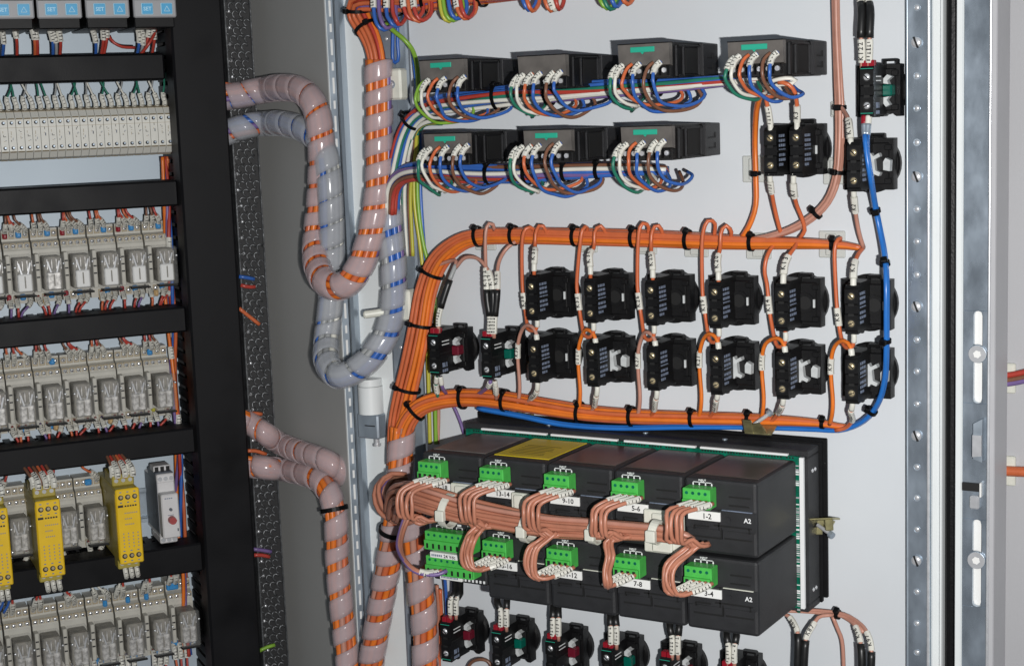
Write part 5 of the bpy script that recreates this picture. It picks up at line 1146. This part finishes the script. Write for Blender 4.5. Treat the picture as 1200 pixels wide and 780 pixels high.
s0 = panel_thing('safety_relay', 'yellow safety relay nearest the black duct, orange wires fanning from its top', 'safety relay', sxx[0], zs, 'yellow safety relays'); safety_parts(s0)
dup(s0, MP @ T((sxx[1], 0, zs + sdz[1])), 'yellow safety relay in the middle, between two plain relays'); dup(s0, MP @ T((sxx[2], 0, zs + sdz[2])), 'yellow safety relay cut by the picture edge')
for j, x in enumerate(sxx):
    nm = ['the yellow safety relay nearest the black duct', 'the middle yellow safety relay', 'the yellow safety relay at the picture edge'][j]; z = zs + sdz[j]
    for k in range(6):
        rr = random.Random(j * 9 + k); xx = x - .0090 + k * .0036; m = ['wire brown', 'wire red', 'wire brown', 'wire orange', 'wire red', 'wire brown'][k]; fan = -.003 + (k - 3) * (.0026 if j == 0 else .0040)
        pw_wire(f'{m[5:]} wire fanning into the top of {nm}', [(xx, -.0800 if k % 2 else -.0740, z + .0440), (xx, -.0800 if k % 2 else -.0760, z + .0520), (xx * .6 + (x + fan) * .4, -.0700, z + .0580), (x + fan, -.0560, z + .0640), (x + fan, -.0400, DU[3][1] + .004), (x + fan, -.0300, DU[3][1] + .016)], .0015, m, ((.0012, .0190 if k % 2 else .0120, '', .0056),) if k != 2 else (), 'wires of the safety relays')
    for k in range(3):
        xx = x - .004 + k * .0055
        pw_wire(f'{["white", "grey", "violet"][k]} sleeved wire leaving the bottom of {nm}', [(xx, -.0760, z - .0440), (xx, -.0790, z - .0500), (xx + .002, -.0720, z - .0560), (xx + .003, -.0640, DU[4][0] - .004), (xx + .003, -.0560, DU[4][0] - .012)] if j != 2 else [(xx, -.0760, z - .0440), (xx, -.0790, z - .0500), (xx + .001, -.0720, z - .0600), (xx - .004, -.0680, z - .0700)], .0013, 'wire ' + ['white', 'grey', 'violet'][k] if j != 2 else 'wire blue', ((.002, .0125, '', .0044),), 'wires of the safety relays')
# grey timer
tx_ = (P(190, 600, .075).x + P(213, 600, .075).x) / 2; tzc = P(202, 604, .075).z
r = panel_thing('timer_relay', 'slim grey timer relay with a dark red knob, beside the black upright duct', 'timer relay', tx_ - .001, tzc)
mb = MB(); mb.box(-.0088, .0088, -.0600, -.004, -.0240, .0340, 'timer grey', .0012); mb.box(-.0090, -.0086, -.0600, -.006, -.0200, .0330, 'timer blue'); mb.build('housing', r)
mb = MB(); mb.box(-.0085, .0085, -.0740, -.0595, -.0225, .0215, 'timer grey', .0012)
for k in range(4): mb.box(-.0050 + k * .0020, -.0036 + k * .0020, -.0743, -.0739, .0170, .0180, 'print grey')
mb.box(-.0030, .0030, -.0743, -.0739, .0004, .0010, 'print grey'); mb.box(.0055, .0068, -.0743, -.0739, -.0160, -.0132, 'timer blue'); mb.build('front', r)
mb = MB(); mb.cyl((.0006, -.0740, -.0040), (.0006, -.0800, -.0040), .0040, 'knob red', 18, .0036); mb.box(-.0032, .0044, -.0806, -.0799, -.0045, -.0035, 'knob red'); mb.build('knob', r)
mb = MB(); mb.cyl((.0000, -.0740, .0065), (.0000, -.0765, .0065), .0015, 'timer blue', 12); mb.build('knob', r)
mb = MB(); mb.box(-.0088, .0088, -.0560, -.020, .0260, .0400, 'timer blue', .001); mb.box(-.0086, .0086, -.0605, -.040, .0300, .0390, 'timer grey', .001); mb.box(-.0086, .0086, -.0480, -.030, .0385, .0450, 'timer grey', .001)
for k in range(3): mb.cyl((-.0055 + k * .0055, -.0605, .0345), (-.0055 + k * .0055, -.0613, .0345), .0022, 'bright steel', 9); mb.box(-.0073 + k * .0055, -.0037 + k * .0055, -.0485, -.0478, .0400, .0440, 'groove black')
mb.build('terminal_plug', r)
mb = MB(); mb.box(-.0086, .0086, -.0580, -.020, -.0310, -.0235, 'timer grey', .001)
for k in range(3): mb.cyl((-.0055 + k * .0055, -.0580, -.0272), (-.0055 + k * .0055, -.0590, -.0272), .0023, 'bright steel', 9)
mb.build('terminal_plug', r)
for k in range(2): pw_wire(['red wire end coming out of the duct under the slim grey timer', 'orange wire end coming out of the duct under the slim grey timer'][k], [P(183 + 22 * k, 648, .03), P(186 + 22 * k, 642, .035), P(194 + 20 * k, 641 - 2 * k, .03)], .0022, ['wire red', 'wire orange'][k], (), 'wire ends under the timer')
# wires in the gap beside the upright duct
gm = ['wire orange', 'wire blue', 'wire red', 'wire violet', 'wire deep orange', 'wire blue', 'wire red']
for k in range(5):
    rr = random.Random(k); x0 = .0862 - k * .0011
    pts = [(x0 + rr.uniform(-.002, .002) - .010 * (j / 10.) * .9, -.022 - .002 * (k % 3) + .008 * math.sin(j * 1.3 + k), .165 - j * .042) for j in range(13)]
    pw_wire(f'{gm[k][5:]} wire {["nearest the duct", "second in", "third in", "fourth in", "fifth in", "sixth in", "farthest from the duct"][k]} in the gap beside the black upright duct', pts, .0019, gm[k], tuple((.06 + .09 * q + .01 * k, .072 + .09 * q + .01 * k, '', .0044) for q in range(3)) if k in (2, 4) else (), 'wires beside the black upright duct')

o = MASS.build('thin_wires'); tag(o, 'fine sleeved wires of the beige terminal strip and the lower relay rows', 'wires', None, 'stuff')
# ------------------------------------------------------------------ light: the camera's flash and the room
w = bpy.data.worlds.new('World'); SC.world = w; w.use_nodes = True
nt = w.node_tree; bg = nt.nodes['Background']; bg.inputs['Strength'].default_value = 1.0      # a dim workshop: lit ceiling, dark floor
tc = nt.nodes.new('ShaderNodeTexCoord'); sp = nt.nodes.new('ShaderNodeSeparateXYZ'); rp = nt.nodes.new('ShaderNodeValToRGB'); mr = nt.nodes.new('ShaderNodeMapRange')
nt.links.new(tc.outputs['Generated'], sp.inputs[0]); mr.inputs['From Min'].default_value = -.5; mr.inputs['From Max'].default_value = .6; nt.links.new(sp.outputs['Z'], mr.inputs['Value']); nt.links.new(mr.outputs['Result'], rp.inputs['Fac'])
rp.color_ramp.elements[0].color = (.050, .054, .062, 1); rp.color_ramp.elements[1].color = (.165, .185, .205, 1); rp.color_ramp.elements[0].position = .15; rp.color_ramp.elements[1].position = .8
nt.links.new(rp.outputs['Color'], bg.inputs['Color'])
ld = bpy.data.lights.new('camera_flash', 'AREA'); ld.shape = 'RECTANGLE'; ld.size = .018; ld.size_y = .010; ld.energy = 11.6; ld.color = (1.0, .985, .97)
lo = bpy.data.objects.new('camera_flash', ld); COL.objects.link(lo)
lp = C + R_ * .075 + D_ * .045 - F_ * .02
aim = D(830, 440) - lp; ld.spread = math.radians(150)
lo.matrix_world = T(lp) @ aim.to_track_quat('-Z', 'Y').to_matrix().to_4x4()
vs = SC.view_settings; vs.view_transform = 'Standard'; vs.look = 'None'; vs.exposure = 0; vs.gamma = 1
SC.cycles.max_bounces = 8; SC.cycles.transparent_max_bounces = 16; SC.cycles.diffuse_bounces = 4
